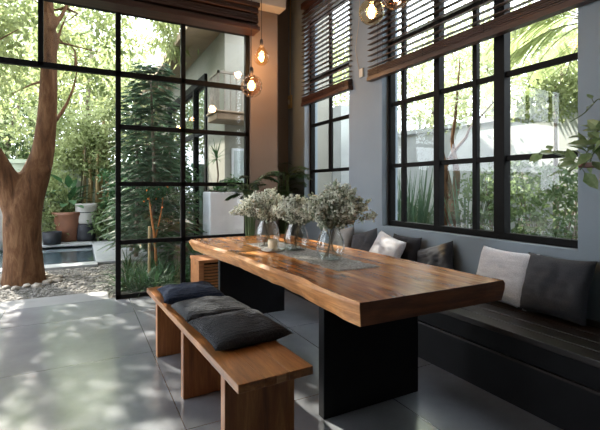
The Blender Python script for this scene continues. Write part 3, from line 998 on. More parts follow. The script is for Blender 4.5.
# shelf with trailing pothos at the right edge
e = empty('wall_shelf', (2.78, 1.1, 1.42), 'red brown wooden shelf on the wall right of the large window', 'shelf')
b = MB(); b.box(2.64, 2.897, 0.75, 1.43, 1.415, 1.445); b.build('board', SHELFW, e, bevel=.004)
b = MB(); b.box(2.70, 2.897, 0.9, 0.93, 1.35, 1.414); b.build('bracket', SHELFW, e)
b = MB(); b.box(2.70, 2.897, 1.30, 1.33, 1.35, 1.414); b.build('bracket', SHELFW, e)
def pothos():
    random.seed(21)
    c = (2.77, 1.18, 1.4455)
    e = empty('trailing_plant', c, 'variegated trailing plant on the shelf reaching left across the window', 'plant')
    pot([(.06, 0), (.09, .14), (.084, .14), (.08, .12)], c, PPOT, e)
    b = MB(); b.lathe([(.001, .125), (.081, .12)], c, 20); b.build('soil', SOIL, e)
    st = MB(); lf = MB()
    def vine(pts, nl, L0, L1):
        pts = [Vector(p) for p in pts]
        # smooth polyline
        fine = []
        for i in range(len(pts) - 1):
            for k in range(5):
                fine.append(pts[i].lerp(pts[i + 1], k / 5))
        fine.append(pts[-1])
        for _ in range(3):
            fine = [fine[0]] + [(fine[i - 1] + fine[i] * 2 + fine[i + 1]) / 4 for i in range(1, len(fine) - 1)] + [fine[-1]]
        st.tube(fine, .003, 5)
        for k in range(nl):
            t = (k + .6) / nl * (len(fine) - 1)
            i = min(len(fine) - 2, int(t))
            p_ = fine[i].lerp(fine[i + 1], t - i)
            d = Vector((random.gauss(-.5, .4), random.gauss(.25, .6), random.gauss(.1, .6)))
            L = random.uniform(L0, L1)
            q = p_ + d.normalized() * .03
            st.tube([p_, q], .0015, 4)
            lf.leaf(q, d, Vector((-.6 + random.gauss(0, .3), random.gauss(0, .3), 1)), L, L * .62, .12, droop=.3)
    top = Vector((c[0], c[1], c[2] + .13))
    vine([top, Wp(598, 150, 2.68), Wp(585, 160, 2.66), Wp(568, 158, 2.7), Wp(552, 153, 2.74), Wp(541, 150, 2.78)], 12, .06, .10)
    vine([top, Wp(600, 130, 2.7), Wp(590, 148, 2.62), Wp(578, 166, 2.62), Wp(569, 172, 2.64)], 8, .07, .11)
    vine([top, Wp(600, 95, 2.72), Wp(590, 108, 2.7), Wp(582, 115, 2.7), Wp(570, 122, 2.72)], 4, .05, .07)
    vine([top, (c[0] - .05, c[1] + .03, 1.70), Wp(599, 128, 2.66), Wp(590, 140, 2.66)], 6, .08, .12)
    vine([top, Wp(602, 140, 2.6), Wp(596, 150, 2.58), Wp(588, 160, 2.58), Wp(580, 170, 2.6)], 9, .08, .13)
    vine([top, Wp(606, 128, 2.6), Wp(600, 140, 2.56), Wp(594, 152, 2.56), Wp(590, 162, 2.56)], 8, .09, .13)
    for k in range(22):
        a = random.random() * 2 * PI
        d = Vector((math.cos(a), math.sin(a), random.uniform(.2, 1.4)))
        q = top + d.normalized() * random.uniform(.06, .14)
        if q.x > 2.84: q.x = 2.84
        st.tube([top, q], .002, 4)
        lf.leaf(q, Vector((d.x - .6, d.y, d.z * .3)), Vector((0, 0, 1)), .09, .06, .12, droop=.3)
    st.build('vines', GSTEM, e); lf.build('leaves', LEAF_PO, e)
pothos()

# ================================================================== GARDEN
GZ = -0.06
b = MB()
PX0, PX1, PY0, PY1 = -6.0, 0.24, 8.2, 10.9
def ground_boxes(b):
    b.box(-14, PX0, GY + .06, 26, -0.5, GZ)
    b.box(PX1, 2.295, GY + .06, 26, -0.5, GZ)
    b.box(PX0, PX1, GY + .06, PY0, -0.5, GZ)
    b.box(PX0, PX1, PY1, 26, -0.5, GZ)
ground_boxes(b)
b.box(3.12, 16, -6, 26, -0.5, GZ); b.box(2.295, 3.12, 6.02, 26, -.5, GZ)
b.box(-14, 3.12, -16, -2.72, -.5, GZ); b.box(-14, -3.32, -2.72, GY + .06, -.5, GZ)
struct(b.build('garden_ground', GRAVEL))
b = MB(); b.box(-3.4, 0.30, GY + .065, 5.80, GZ + .001, -0.012)
struct(b.build('door_step', SLAB, bevel=.008))
# pool
b = MB(); b.box(PX0, PX1, PY0, PY1, -0.62, -0.55); b.box(PX0 - .1, PX0, PY0, PY1, -1.2, GZ - .01); b.box(PX1, PX1 + .02, PY0, PY1, -1.2, GZ)
b.box(PX0, PX1, PY0 - .02, PY0, -1.2, GZ); b.box(PX0, PX1, PY1, PY1 + .02, -1.2, GZ)
struct(b.build('pool_basin', POOLT))
b = MB(); b.box(PX0 + .001, PX1 - .001, PY0 + .001, PY1 - .001, -0.095, -0.09)
struct(b.build('pool_water', WATER))
b = MB(); b.box(PX0, PX1 + .02, PY0 - .32, PY0, GZ + .001, -.01); b.box(PX1, PX1 + .95, PY0 - .1, PY1 + .3, GZ + .001, -.012); b.box(PX0, PX1, PY1, PY1 + 1.2, GZ + .001, 0.0)
struct(b.build('pool_coping', COPING, bevel=.01))
# back garden wall
b = MB(); b.box(-14, 1.9, 12.6, 12.8, GZ, 1.9); b.box(-14, 1.95, 12.55, 12.85, 1.9, 2.0)
struct(b.build('garden_wall', GWALL))
# side boundary wall (seen through the right-hand windows)
b = MB(); b.box(5.3, 5.5, -3, 7.4, GZ, 2.25); b.box(5.26, 5.54, -3, 7.4, 2.25, 2.32)
struct(b.build('boundary_wall', PWALL))
b = MB(); b.box(4.9, 5.5, 7.42, 14, GZ, 3.05)
struct(b.build('outbuilding_wall', PWALL))

# pebbles: uncountable gravel
def pebbles():
    random.seed(4)
    base = []
    V = []; F = []
    N = 9000
    ico = bmesh.new(); bmesh.ops.create_icosphere(ico, subdivisions=1, radius=1)
    iv = np.array([v.co[:] for v in ico.verts]); ifc = np.array([[v.index for v in f.verts] for f in ico.faces]); ico.free()
    xs = rng.uniform(-3.2, 1.6, N * 2); ys = rng.uniform(5.34, 8.0, N * 2)
    ok = ~((xs < 0.36) & (ys < 5.86)) & ~((ys > 7.84) & (xs < .35))
    xs = xs[ok][:N]; ys = ys[ok][:N]; n = len(xs)
    s = rng.uniform(.010, .024, (n, 1, 1)) * rng.uniform(.7, 1.2, (n, 1, 3)) * np.array([1, 1, .6])
    a = rng.uniform(0, 6.28, n)
    v = iv[None] * s
    c, sn = np.cos(a)[:, None], np.sin(a)[:, None]
    vx = v[..., 0] * c - v[..., 1] * sn; vy = v[..., 0] * sn + v[..., 1] * c
    P_ = np.stack([vx + xs[:, None], vy + ys[:, None], v[..., 2] + GZ + .006], -1).reshape(-1, 3)
    F = (ifc[None] + (np.arange(n) * len(iv))[:, None, None]).reshape(-1, 3)
    me = bpy.data.meshes.new('gravel'); me.from_pydata(P_.tolist(), [], F.tolist()); me.materials.append(PEB)
    o = bpy.data.objects.new('gravel', me); C.objects.link(o)
    tag(o, 'grey and white gravel spread between the door step and the pool', 'gravel', kind='stuff')
pebbles()

# ---- the big forked tree
TY = 7.05
def big_tree():
    base = P(24, 282, TY)
    e = empty('forked_tree', (base.x, base.y, GZ), 'big brown forked tree growing from the gravel beside the pool', 'tree')
    m = MB()
    def limb(pts, rad, n=14):
        pts = [Vector(p) for p in pts]
        fine = []; fr = []
        for i in range(len(pts) - 1):
            for k in range(4):
                fine.append(pts[i].lerp(pts[i + 1], k / 4)); fr.append(rad[i] + (rad[i + 1] - rad[i]) * k / 4)
        fine.append(pts[-1]); fr.append(rad[-1])
        for _ in range(2):
            fine = [fine[0]] + [(fine[i - 1] + fine[i] * 2 + fine[i + 1]) / 4 for i in range(1, len(fine) - 1)] + [fine[-1]]
        m.tube(fine, fr, n)
    s = 5.95 / 416
    b0 = P(24, 290, TY); b0.z = GZ - .12
    limb([b0, P(24, 276, TY), P(23, 250, TY), P(22, 225, TY), P(24, 200, TY), P(33, 182, TY), P(43, 155, TY), P(47, 120, TY), P(49, 80, TY), P(49, 30, TY + .1), P(46, -20, TY + .1), P(48, -90, TY + .2)],
         [21 * s, 18.5 * s, 16.5 * s, 16.5 * s, 17 * s, 14 * s, 10.5 * s, 9 * s, 8 * s, 6.5 * s, 5.2 * s, 3.2 * s])
    limb([P(23, 222, TY), P(16, 200, TY), P(6, 180, TY - .05), P(-8, 155, TY - .15), P(-28, 120, TY - .3), P(-60, 60, TY - .4), P(-100, -20, TY - .5)],
         [14 * s, 14.5 * s, 11.5 * s, 9.5 * s, 8 * s, 6 * s, 4 * s])
    limb([P(50, 30, TY), P(58, 22, TY + .1), P(66, 8, TY + .15), P(74, -14, TY + .2)], [3.4 * s, 2.6 * s, 2.2 * s, 1.6 * s], 8)
    limb([P(47, 128, TY), P(58, 118, TY + .2), P(67, 104, TY + .35), P(75, 84, TY + .5), P(78, 60, TY + .7)], [3.6 * s, 2.6 * s, 2.2 * s, 1.8 * s, 1.1 * s], 8)
    limb([P(38, 176, TY), P(46, 172, TY - .1), P(50, 167, TY - .12)], [7 * s, 4 * s, 2.6 * s], 8)
    limb([P(54, 60, TY), P(60, 30, TY + .2), P(70, 10, TY + .3)], [2.4 * s, 1.8 * s, 1.2 * s], 8)
    o = m.build('trunk', BARK, e, smooth=True)
    rm = o.modifiers.new('remesh', 'REMESH'); rm.mode = 'VOXEL'; rm.voxel_size = 0.024; rm.use_smooth_shade = True
    sm = o.modifiers.new('smooth', 'SMOOTH'); sm.iterations = 6; sm.factor = 0.6
    br = MB()
    random.seed(5)
    for k in range(13):
        st_ = random.choice([P(49, 40, TY), P(47, 0, TY), P(47, 80, TY), P(-30, 115, TY - .3), P(76, 70, TY + .5), P(66, 8, TY + .15), P(-55, 65, TY - .4)])
        d = Vector((random.gauss(0, 1), random.gauss(.3, .7), random.uniform(.1, 1))).normalized()
        p1 = st_ + d * random.uniform(.4, .9); p2 = p1 + (d + Vector((random.gauss(0, .4), random.gauss(0, .4), -.1))) * random.uniform(.4, 1.0)
        br.tube([st_, p1, p2], [.025, .014, .005], 6)
    br.build('branches', BARK, e, smooth=True)
    blobs = []
    for (u, v, Y, rx, rz) in [(10, 30, 8.3, 1.0, .9), (-30, 60, 7.8, 1.1, .8), (75, 20, 8.6, .9, .7), (105, 50, 9.0, .8, .8), (20, 80, 9.0, 1.0, .6), (85, 85, 9.4, .9, .55), (-60, -20, 7.5, 1.3, 1),
                              (60, -50, 8.2, 1.4, .8), (-10, 120, 9.4, .8, .5), (150, -20, 9.0, 1.1, .6), (0, -90, 7.6, 1.9, .8)]:
        c = P(u, v, Y); blobs.append((c.x, c.y, c.z, rx, rx, rz))
    cloud_mesh('leaves', LEAF_Y, clumps(blobs, 700, 15000, 0.13), 0.115, e, aspect=.45, updir=.7)
big_tree()
random.seed(12)
for k in range(18):
    a = 2 * PI * k / 18 + random.uniform(-.1, .1)
    c = P(24, 282, TY)
    rr = 0.36 + (k % 2) * .09
    b = MB(); b.sphere((0, 0, 0), random.uniform(.042, .062), 12, 8, (1.25, 1, .65), jit=.35)
    o = b.build('river_stone', STONE, smooth=True)
    o.location = (c.x + math.cos(a) * rr, c.y + math.sin(a) * rr, GZ + .022); o.rotation_euler = (0, 0, a)
    tag(o, 'rounded river stone in the ring around the foot of the forked tree', 'stone', 'river stones around the tree foot')

# ---- leafy things: generic builders
def shrub(name, label, cat, foot, blobs, mat, size, ncl, nl, spread=.1, bark=BARKG, stems=5, aspect=.45, group=None, updir=.3, stem_r=.02):
    e = empty(name, foot, label, cat, group)
    cloud_mesh('leaves', mat, clumps(blobs, ncl, nl, spread), size, e, aspect=aspect, updir=updir)
    b = MB()
    for k in range(stems):
        bl = blobs[k % len(blobs)]
        t = Vector((bl[0] + random.gauss(0, bl[3] * .35), bl[1] + random.gauss(0, bl[4] * .35), bl[2] + random.uniform(-.2, .5) * bl[5]))
        f = Vector(foot) + Vector((random.gauss(0, .03), random.gauss(0, .03), -0.02))
        m_ = f.lerp(t, .5) + Vector((random.gauss(0, .06), random.gauss(0, .06), .08))
        b.tube([f, f.lerp(m_, .5), m_, m_.lerp(t, .5), t], [stem_r, stem_r * .85, stem_r * .7, stem_r * .5, stem_r * .25], 6)
    b.build('trunk' if cat == 'tree' else 'stems', bark, e, smooth=True)
    return e
def B(u, v, Y, rx, rz, ry=None):
    c = P(u, v, Y); return (c.x, c.y, c.z, rx, ry or rx, rz)
def foot(u, Y, z=GZ):
    c = P(u, 200, Y); return (c.x, c.y, z)

# trees and bushes behind the pool and beyond the garden wall
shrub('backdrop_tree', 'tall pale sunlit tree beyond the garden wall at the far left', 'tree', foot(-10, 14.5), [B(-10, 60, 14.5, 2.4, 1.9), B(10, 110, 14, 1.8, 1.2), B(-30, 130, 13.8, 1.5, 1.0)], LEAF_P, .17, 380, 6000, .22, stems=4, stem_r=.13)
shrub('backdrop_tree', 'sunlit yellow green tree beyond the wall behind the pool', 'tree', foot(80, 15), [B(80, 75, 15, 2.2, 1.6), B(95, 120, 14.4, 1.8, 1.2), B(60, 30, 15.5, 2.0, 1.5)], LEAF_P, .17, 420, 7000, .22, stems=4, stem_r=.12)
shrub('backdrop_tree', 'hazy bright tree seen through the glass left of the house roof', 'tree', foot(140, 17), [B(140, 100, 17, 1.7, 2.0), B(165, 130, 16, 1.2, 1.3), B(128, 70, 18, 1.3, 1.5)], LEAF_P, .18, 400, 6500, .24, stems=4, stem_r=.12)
shrub('backdrop_tree', 'mid green tree low behind the fork of the big tree', 'tree', foot(20, 14.6), [B(15, 140, 14.6, 1.4, 1.1), B(45, 160, 14.2, .9, .8), B(0, 160, 14.2, .9, .8)], LEAF_M, .13, 300, 6000, .16, stems=4, stem_r=.07)
shrub('hanging_shrub', 'bushy yellow green shrub hanging over the garden wall behind the pool', 'shrub', foot(75, 12.2), [B(70, 140, 12.2, 1.0, .8, .5), B(92, 150, 12.1, .8, .7, .4), B(108, 130, 12.3, .6, .9, .4)], LEAF_Y, .11, 320, 7000, .13, stems=5, stem_r=.025)
shrub('poolside_shrub', 'sunlit light green shrub behind the right side of the big trunk', 'shrub', foot(52, 11.6, 0), [B(52, 200, 11.7, .5, .55, .4), B(47, 180, 11.8, .5, .4, .4), B(56, 222, 11.5, .35, .3, .3)], LEAF_Y, .085, 240, 5000, .08, stems=6)
shrub('poolside_shrub', 'green shrub at the far left edge behind the trunk', 'shrub', foot(2, 11.8, 0), [B(5, 215, 11.8, .5, .6, .4), B(-8, 195, 11.8, .5, .5, .4)], LEAF_M, .085, 180, 3600, .08, stems=6)
shrub('poolside_shrub', 'low leafy shrub right of the tall pale pot', 'shrub', foot(110, 11.2, 0), [B(108, 222, 11.3, .42, .38, .35), B(118, 212, 11.6, .45, .5, .35)], LEAF_M, .12, 130, 2200, .08, stems=6, aspect=.4)

# pots behind the pool
def bigplant(c, label, lean_, seed, nl=26, L=.42, h=.5, mat=LEAF_D):
    random.seed(seed)
    e = empty('leafy_plant', c, label, 'plant')
    lf = MB(); st = MB()
    for k in range(nl):
        a = random.random() * 2 * PI
        el = random.uniform(.2, 1.5)
        d = Vector((math.cos(a) * math.cos(el), math.sin(a) * math.cos(el), math.sin(el)))
        q = Vector(c) + d * random.uniform(h * .5, h * 1.4)
        st.tube([c, Vector(c).lerp(q, .5) + Vector((0, 0, .05)), q], .007, 4)
        lf.leaf(q, Vector((d.x, d.y, d.z * .3)), Vector((0, 0, 1)), L * random.uniform(.7, 1.1), L * .38, .1, droop=.35)
    st.build('stalks', GSTEM, e); lf.build('leaves', mat, e)
c = foot(69, 11.45, 0.001)
e = empty('garden_pot', c, 'large brown terracotta urn behind the pool', 'pot')
pot([(.20, 0), (.23, .05), (.31, .42), (.34, .60), (.37, .64), (.37, .70), (.34, .71), (.32, .67)], c, TERRA, e, 'body')
b = MB(); b.lathe([(.001, .66), (.32, .65)], c, 20); b.build('soil', SOIL, e)
bigplant((c[0], c[1], .66), 'broad leaved dark plant growing in the brown urn', 0, 31, 34, .46, .55)
c = foot(86, 11.35, 0.001)
e = empty('garden_pot', c, 'dark round pot with a pale one stacked on it', 'pot')
pot([(.19, 0), (.21, .10), (.22, .25), (.22, .40), (.20, .42), (.18, .40)], c, DPOT, e, 'body')
e = empty('garden_pot', (c[0], c[1], .422), 'pale grey concrete pot standing on the dark round pot', 'pot')
pot([(.195, 0), (.22, .04), (.235, .42), (.225, .48), (.21, .48), (.20, .44)], (c[0], c[1], .422), PPOT, e, 'body')
b = MB(); b.lathe([(.229, .26), (.235, .265), (.235, .275), (.231, .28)], (c[0], c[1], .422), 28); b.build('band', DPOT, e, smooth=True)
c = foot(52, 11.0, 0.001)
e = empty('garden_pot', c, 'small dark pot standing at the pool edge', 'pot')
pot([(.17, 0), (.20, .28), (.18, .28), (.17, .24)], c, DPOT, e, 'body')
b = MB(); b.lathe([(.001, .25), (.18, .24)], c, 20); b.build('soil', SOIL, e)
# bamboo canes by the wall
random.seed(77)
for k in range(11):
    u = 84 + k * 3.0 + random.uniform(-1, 1)
    c = foot(u, 12.1 + random.uniform(-.15, .2), 0.0)
    h = random.uniform(1.9, 3.0); r = random.uniform(.022, .042)
    b = MB()
    prof = []
    z = 0
    while z < h:
        prof += [(r, z), (r * .97, z + .20), (r * 1.13, z + .212), (r * .97, z + .224)]; z += .235
    b.lathe(prof, (0, 0, 0), 8, cap0=True, cap1=True)
    o = b.build('bamboo_cane', BAMBOO, smooth=True); o.location = c; o.rotation_euler = (random.uniform(-.03, .03), random.uniform(-.06, .06), 0)
    tag(o, 'tall beige bamboo cane standing against the garden wall behind the pool', 'bamboo', 'bamboo canes by the garden wall')
# stone post at the far left
b = MB(); b.lathe([(.22, 0), (.26, .2), (.27, .7), (.24, .95), (.2, 1.0)], foot(-4, 11.0, 0.001), 20, cap0=True, cap1=True)
tag(b.build('stone_urn', PPOT, smooth=True), 'pinkish pale stone urn cut by the left edge beside the pool', 'urn')

# conifer-like feathery shrubs right behind the glass
def feathery(c, h, rad, nf, label, seed, mat=LEAF_B, flop=.8, L=.75):
    random.seed(seed)
    e = empty('feathery_shrub', c, label, 'shrub')
    lf = MB(); st = MB()
    st.tube([(c[0], c[1], c[2] - .02), (c[0] + .03, c[1], c[2] + h * .5), (c[0] - .02, c[1] + .02, c[2] + h * .95)], [.045, .03, .012], 8)
    for k in range(nf):
        t = (k + .5) / nf
        z = h * (0.08 + .9 * t)
        a = k * 2.399 + random.uniform(-.3, .3)
        ll = L * (1.05 - .55 * t) * random.uniform(.75, 1.1) * rad
        p_ = Vector((c[0] + math.cos(a) * .05, c[1] + math.sin(a) * .05, c[2] + z))
        d = Vector((math.cos(a), math.sin(a), random.uniform(.1, .7)))
        frond(lf, st, p_, d, ll, flop, 24, .09 * rad, .022, spread=.9, n=7)
        for q in (1, 2):
            pp = p_ + d.normalized() * ll * .3 * q
            d2 = Vector((math.cos(a + random.choice((-.9, .9))), math.sin(a + random.choice((-.9, .9))), .2))
            frond(lf, st, pp, d2, ll * .5, flop, 12, .075 * rad, .02, spread=.9, n=5)
    st.build('trunk', BARKG, e, smooth=True); lf.build('fronds', mat, e)
feathery(foot(152, 7.1), 3.4, .9, 190, 'tall feathery green shrub right behind the glass panes', 51)
feathery(foot(136, 8.4), 3.2, .85, 140, 'feathery shrub behind the left edge of the fixed panes', 52)
feathery(foot(170, 7.9), 2.5, .8, 120, 'darker feathery shrub in front of the house glazing', 53, LEAF_D)
feathery(foot(184, 6.7), 1.1, .6, 40, 'low dark feathery shrub next to the house planter', 54, LEAF_D)
shrub('garden_bush', 'dense dark bush filling the bed behind the feathery shrubs', 'shrub', foot(150, 9.4), [B(140, 190, 9.4, .7, .8, .5), B(160, 180, 9.6, .7, .9, .5), B(176, 195, 9.2, .4, .7, .4)], LEAF_D, .10, 260, 6000, .1, stems=6)
# clumps of strap leaves at the foot
def strap(c, n, L, label, seed, mat=LEAF_D, W=.016, group=None, up=1.0, droop=1.5, name='grass_clump'):
    random.seed(seed)
    lf = MB()
    for k in range(n):
        a = random.random() * 2 * PI; r = random.random() * .07
        d = Vector((math.cos(a) * random.uniform(.1, .9), math.sin(a) * random.uniform(.1, .9), up))
        lf.blade(Vector((c[0] + math.cos(a) * r, c[1] + math.sin(a) * r, c[2] - .01)), d, Vector((-math.sin(a), math.cos(a), .3)).cross(d), L * random.uniform(.6, 1.1), W, droop, 6)
    o = lf.build(name, mat, loc=c)
    tag(o, label, 'grass', group)
    return o
k = 0
for (u, Y) in [(126, 5.9), (135, 6.3), (144, 5.95), (150, 6.6), (158, 6.1), (167, 5.8), (176, 6.3), (140, 5.62), (163, 6.6), (186, 5.9), (128, 6.9), (196, 6.2), (153, 5.6)]:
    strap(foot(u, Y), 90, .50, 'dark strap leaved grass clump in the bed behind the glass', 100 + k, group='strap grass clumps behind the glass'); k += 1
b = MB(); c = foot(149, 6.0); b.tube([(c[0], c[1], GZ), (c[0] + .005, c[1], .76)], .018, 8)
tag(b.build('garden_stake', BAMBOO), 'short yellow bamboo stake standing in the grass behind the glass', 'stake')
e = empty('orange_stemmed_shrub', foot(157, 6.5), 'small plant with an orange stem and orange flowers behind the glass', 'shrub')
c = foot(157, 6.5); b = MB(); b.tube([(c[0], c[1], GZ), (c[0] - .03, c[1], .5), (c[0] - .09, c[1], .95), (c[0] - .12, c[1], 1.2)], [.022, .02, .015, .006], 8); b.tube([(c[0] - .03, c[1], .5), (c[0] + .06, c[1] + .03, .9), (c[0] + .09, c[1], 1.15)], [.014, .011, .005], 6)
b.build('stem', BARKO, e, smooth=True)
for k in range(14):
    b = MB(); b.sphere((c[0] + random.gauss(0, .12), c[1] + random.gauss(0, .08), 1.2 + random.gauss(0, .08)), .014, 6, 5)
    b.build('flower', REDFL, e)
cloud_mesh('leaves', LEAF_D, clumps([(c[0], c[1], 1.2, .22, .18, .15)], 20, 300, .04), .07, e)

# ---- the neighbouring house on the right
def house():
    X0, Y0, Y1, ZT_ = 2.45, 7.75, 16.5, 4.15
    e = empty('house', (X0, Y0, GZ), 'cream rendered two storey house with dark glazing and a sloping eave', 'house')
    b = MB()
    b.box(X0, X0 + .25, Y0, 9.0, GZ, ZT_ + 1.2)
    b.box(X0, X0 + .25, 13.5, Y1, GZ, ZT_ + 1.2)
    b.box(X0, X0 + .25, 9.0, 13.5, 3.75, ZT_ + 1.2)
    b.box(X0 + .25, 4.88, Y0, Y0 + .25, GZ, 1.35); b.box(X0 + .25, 4.88, Y0, Y0 + .25, 2.0, ZT_ + 1.2)
    b.box(X0 + .25, 2.62, Y0, Y0 + .25, 1.35, 2.0); b.box(2.95, 4.88, Y0, Y0 + .25, 1.35, 2.0)
    b.box(X0 + .25, 4.88, 9.0, Y1, GZ, .0)
    b.box(X0 + 1.8, X0 + 2.0, Y0 + .25, Y1, GZ, ZT_)
    b.build('walls', HWALL, e)
    b = MB()
    b.add([(X0 - .75, Y0 - .3, ZT_ + .02), (X0 + .4, Y0 - .3, ZT_ + .30), (X0 + .4, Y1, ZT_ + .30), (X0 - .75, Y1, ZT_ + .02),
           (X0 - .75, Y0 - .3, ZT_ + .16), (X0 + .4, Y0 - .3, ZT_ + .5), (X0 + .4, Y1, ZT_ + .5), (X0 - .75, Y1, ZT_ + .16)],
          [(0, 1, 2, 3), (7, 6, 5, 4), (0, 4, 5, 1), (1, 5, 6, 2), (2, 6, 7, 3), (3, 7, 4, 0)])
    b.build('eave', BEIGE, e)
    b = MB()
    for y in (9.05, 10.1, 11.6, 13.4): b.box(X0 - .04, X0 + .1, y - .06, y + .06, GZ, 3.75)
    b.box(X0 - .06, X0 + .12, 9.0, 13.5, 3.62, 3.78); b.box(X0 - .03, X0 + .08, 9.0, 13.5, 2.5, 2.6); b.box(X0 - .03, X0 + .08, 9.0, 13.5, GZ, .1)
    b.build('door_frame', BLACK, e)
    b = MB(); b.box(X0 + .02, X0 + .03, 9.0, 13.5, .0, 3.7); b.build('glazing', GREENGLASS, e)
    # balcony on the front face
    b = MB(); b.box(2.12, 3.4, 7.15, 7.74, 2.50, 2.62); b.box(2.08, 3.4, 7.11, 7.74, 2.62, 2.66); b.build('balcony_slab', BEIGE, e, bevel=.02)
    b = MB()
    for k in range(12):
        x = 2.16 + k * .11; b.box(x - .01, x + .01, 7.17, 7.19, 2.66, 3.32)
    for k in range(6):
        y = 7.19 + k * .1; b.box(2.14, 2.16, y - .01, y + .01, 2.66, 3.32)
    b.box(2.13, 3.4, 7.15, 7.20, 3.32, 3.36); b.box(2.13, 2.17, 7.15, 7.74, 3.32, 3.36)
    b.build('balcony_railing', STONE, e)
    b = MB(); b.box(2.58, 2.98, 7.70, 7.745, 0.9, 2.05); f_ = b.build('window', WHITEP, e, bevel=.01)
    b = MB(); b.box(2.62, 2.94, 7.685, 7.70, .95, 2.0); b.build('frosted_pane', FROST, f_)
    f_.children[0].location = (0, 0, 0)
house()
c1 = foot(210, 6.5); c2 = foot(243, 6.5)
e = empty('planter', (c1[0], 6.5, GZ), 'tall white rectangular planter outside the last glass panes', 'planter')
b = MB(); b.box(c1[0], c2[0] + .02, 6.5, 6.95, GZ, 1.22); b.build('body', WHITEP, e, bevel=.02)
b = MB(); b.box(c1[0] + .03, c2[0] - .01, 6.53, 6.92, 1.221, 1.24); b.build('soil', SOIL, e)
def spiky(c, h, label, seed, n=34, L=.34):
    random.seed(seed)
    e = empty('spiky_plant', c, label, 'plant')
    st = MB(); st.tube([c, (c[0] + .02, c[1], c[2] + h * .5), (c[0] - .01, c[1], c[2] + h)], .014, 6); st.build('stem', BARKG, e)
    lf = MB()
    for k in range(n):
        a = random.random() * 2 * PI; el = random.uniform(-.3, 1.4)
        d = Vector((math.cos(a) * math.cos(el), math.sin(a) * math.cos(el), math.sin(el)))
        lf.blade(Vector((c[0] - .01, c[1], c[2] + h + random.uniform(-.06, .03))), d, Vector((0, 0, 1)), L * random.uniform(.7, 1.1), .022, .5, 5)
    lf.build('leaves', LEAF_D, e)
cs = foot(217, 6.7, 1.24)
spiky(cs, .55, 'slim spiky leaved plant standing in the white planter', 61)
shrub('planter_shrub', 'low dark leafy plant spilling over the white planter', 'plant', (c2[0] - .12, 6.7, 1.24), [(c2[0] - .14, 6.68, 1.33, .16, .14, .10), (c2[0] - .32, 6.68, 1.28, .12, .12, .06)], LEAF_D, .06, 50, 900, .04, stems=5, stem_r=.006)

# overhanging bright sprig before the house roof
e = shrub('overhanging_tree', 'slender tree with drooping bright green leaves before the house roof', 'tree', foot(129, 9.2), [B(165, 28, 9.2, .40, .35, .35), B(172, 42, 9.0, .22, .35, .3), B(185, 10, 9.4, .4, .3)], LEAF_Y, .20, 50, 900, .13, aspect=.22, updir=1.6, stems=3, stem_r=.022)

# ---- side garden behind the right-hand windows
def SB(u, v, X, r, rz, ry=None):
    c = Wp(u, v, X); return (c.x, c.y, c.z, r, ry or r, rz)
def sfoot(u, X):
    c = Wp(u, 200, X); return (c.x, c.y, GZ)
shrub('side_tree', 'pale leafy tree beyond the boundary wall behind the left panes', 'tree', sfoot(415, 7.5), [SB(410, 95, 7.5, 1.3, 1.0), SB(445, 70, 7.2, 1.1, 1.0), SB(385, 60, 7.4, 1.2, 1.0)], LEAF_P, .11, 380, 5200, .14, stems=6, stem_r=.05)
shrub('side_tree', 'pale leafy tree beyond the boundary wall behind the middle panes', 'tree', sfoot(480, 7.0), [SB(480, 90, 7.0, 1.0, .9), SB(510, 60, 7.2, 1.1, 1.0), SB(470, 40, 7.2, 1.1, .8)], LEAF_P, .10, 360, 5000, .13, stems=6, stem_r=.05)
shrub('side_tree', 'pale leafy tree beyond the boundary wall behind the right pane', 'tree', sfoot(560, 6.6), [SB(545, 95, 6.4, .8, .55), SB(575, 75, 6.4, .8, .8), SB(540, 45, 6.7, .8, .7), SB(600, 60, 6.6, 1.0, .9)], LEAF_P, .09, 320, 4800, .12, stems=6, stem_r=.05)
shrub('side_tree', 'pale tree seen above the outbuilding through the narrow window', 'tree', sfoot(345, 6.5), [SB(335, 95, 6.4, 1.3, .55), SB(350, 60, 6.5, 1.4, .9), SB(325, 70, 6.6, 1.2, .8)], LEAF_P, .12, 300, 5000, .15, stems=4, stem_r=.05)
# bare multi-stem trunk
def twisted():
    random.seed(3)
    c = sfoot(448, 4.35)
    e = empty('gnarled_tree', c, 'gnarled bare tree with upright branches behind the middle panes', 'tree')
    b = MB()
    def br(uvs, rad, X=4.35):
        pts = [Wp(u, v, X + .05 * math.sin(i * 1.7)) for i, (u, v) in enumerate(uvs)]
        b.tube(pts, rad, 9)
    p0 = Wp(449, 240, 4.35)
    b.tube([(c[0], c[1], GZ - .05), p0, Wp(449, 215, 4.35), Wp(451, 200, 4.37)], [.12, .10, .09, .08], 12)
    br([(451, 205), (446, 195), (443, 180), (446, 165), (452, 155)], [.055, .05, .042, .035, .025])
    br([(452, 203), (456, 190), (457, 175), (455, 160), (452, 140), (455, 120), (457, 98), (460, 60)], [.06, .05, .045, .035, .025, .02, .016, .008], 4.4)
    br([(450, 200), (450, 188), (447, 172), (442, 150), (440, 125), (436, 90)], [.04, .035, .03, .022, .016, .008], 4.45)
    br([(451, 156), (458, 147), (466, 138), (470, 128), (485, 112), (497, 98)], [.022, .02, .018, .012, .010, .005])
    b.build('trunk', BARK, e, smooth=True)
    cloud_mesh('leaves', LEAF_P, clumps([SB(440, 110, 4.6, .45, .3), SB(470, 95, 4.6, .45, .3), SB(420, 105, 4.7, .4, .3)], 80, 1300, .07), .06, e)
twisted()
b = MB()
def side_tall(u, X, n, L, label, seed, W=.03):
    strap(sfoot(u, X), n, L, label, seed, LEAF_B, W, up=2.6, droop=.35, name='tall_grass', group=None)
side_tall(404, 4.5, 55, 1.65, 'tall upright bluish grass behind the leftmost panes of the large window', 71)
side_tall(416, 4.3, 70, 1.75, 'tall upright bluish grass behind the pane left of the thick mullion', 72)
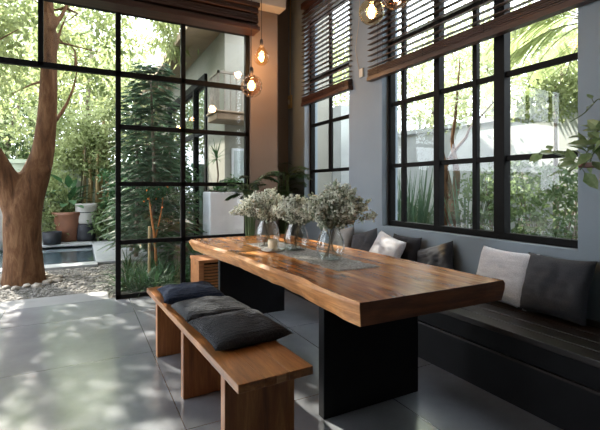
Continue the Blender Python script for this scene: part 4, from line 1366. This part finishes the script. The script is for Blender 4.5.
side_tall(430, 4.7, 26, 1.2, 'shorter upright grass close to the gnarled trunk on its left', 73)
side_tall(466, 4.6, 45, 1.7, 'tall upright grass to the right of the gnarled trunk', 74)
side_tall(545, 4.7, 30, 1.5, 'tall upright grass among the leafy bushes behind the right pane', 75)
shrub('side_bush', 'leafy green bush low behind the pane right of the gnarled trunk', 'shrub', sfoot(486, 4.5), [SB(486, 205, 4.5, .35, .38), SB(480, 185, 4.6, .22, .25)], LEAF_M, .075, 55, 650, .08)
shrub('side_bush', 'leafy green bush low behind the left half of the right pane', 'shrub', sfoot(518, 4.5), [SB(516, 210, 4.4, .38, .35), SB(522, 180, 4.6, .22, .3)], LEAF_M, .08, 60, 750, .08)
shrub('side_bush', 'leafy green bush low behind the right half of the right pane', 'shrub', sfoot(562, 4.3), [SB(560, 210, 4.3, .36, .35), SB(570, 185, 4.4, .26, .35)], LEAF_M, .075, 70, 850, .08)
shrub('side_bush', 'low green bush behind the leftmost panes under the tall grass', 'shrub', sfoot(402, 4.9), [SB(402, 215, 4.9, .35, .3), SB(420, 222, 4.8, .3, .2)], LEAF_M, .07, 90, 1600, .06)
shrub('side_bush', 'low green bush under the gnarled tree', 'shrub', sfoot(462, 4.1), [SB(462, 236, 4.5, .3, .10), SB(436, 236, 4.6, .25, .10)], LEAF_M, .06, 50, 700, .05)
# slim post tree and climbers on the boundary wall
b = MB(); c = sfoot(556, 4.75); b.tube([(c[0], c[1], GZ), (c[0], c[1], 1.2), (c[0] + .02, c[1] + .02, 2.5)], [.035, .03, .012], 8)
e = empty('slim_tree', c, 'slim trunk with a leafy top behind the right pane', 'tree'); b.build('trunk', BARKG, e, smooth=True)
cloud_mesh('leaves', LEAF_Y, clumps([SB(555, 100, 4.75, .4, .22), SB(540, 108, 4.75, .3, .18), SB(572, 92, 4.8, .3, .2)], 90, 1700, .06), .055, e)
def fan_palm(c, h, label, seed):
    random.seed(seed)
    e = empty('garden_palm', c, label, 'tree')
    st = MB(); lf = MB()
    st.tube([c, (c[0], c[1], c[2] + h * .5), (c[0] + .05, c[1], c[2] + h)], [.09, .08, .07], 10)
    top = Vector((c[0] + .05, c[1], c[2] + h))
    for k in range(16):
        a = k * 2.4
        d = Vector((math.cos(a), math.sin(a), random.uniform(.0, 1.0)))
        frond(lf, st, top, d, random.uniform(1.1, 1.5), 1.7, 30, .5, .035, spread=.8, n=9)
    st.build('trunk', BARKG, e, smooth=True); lf.build('fronds', LEAF_Y, e)
cp = Wp(592, 200, 4.9)
fan_palm((cp.x, cp.y, GZ), 3.15, 'palm with drooping fronds high behind the right pane', 88)
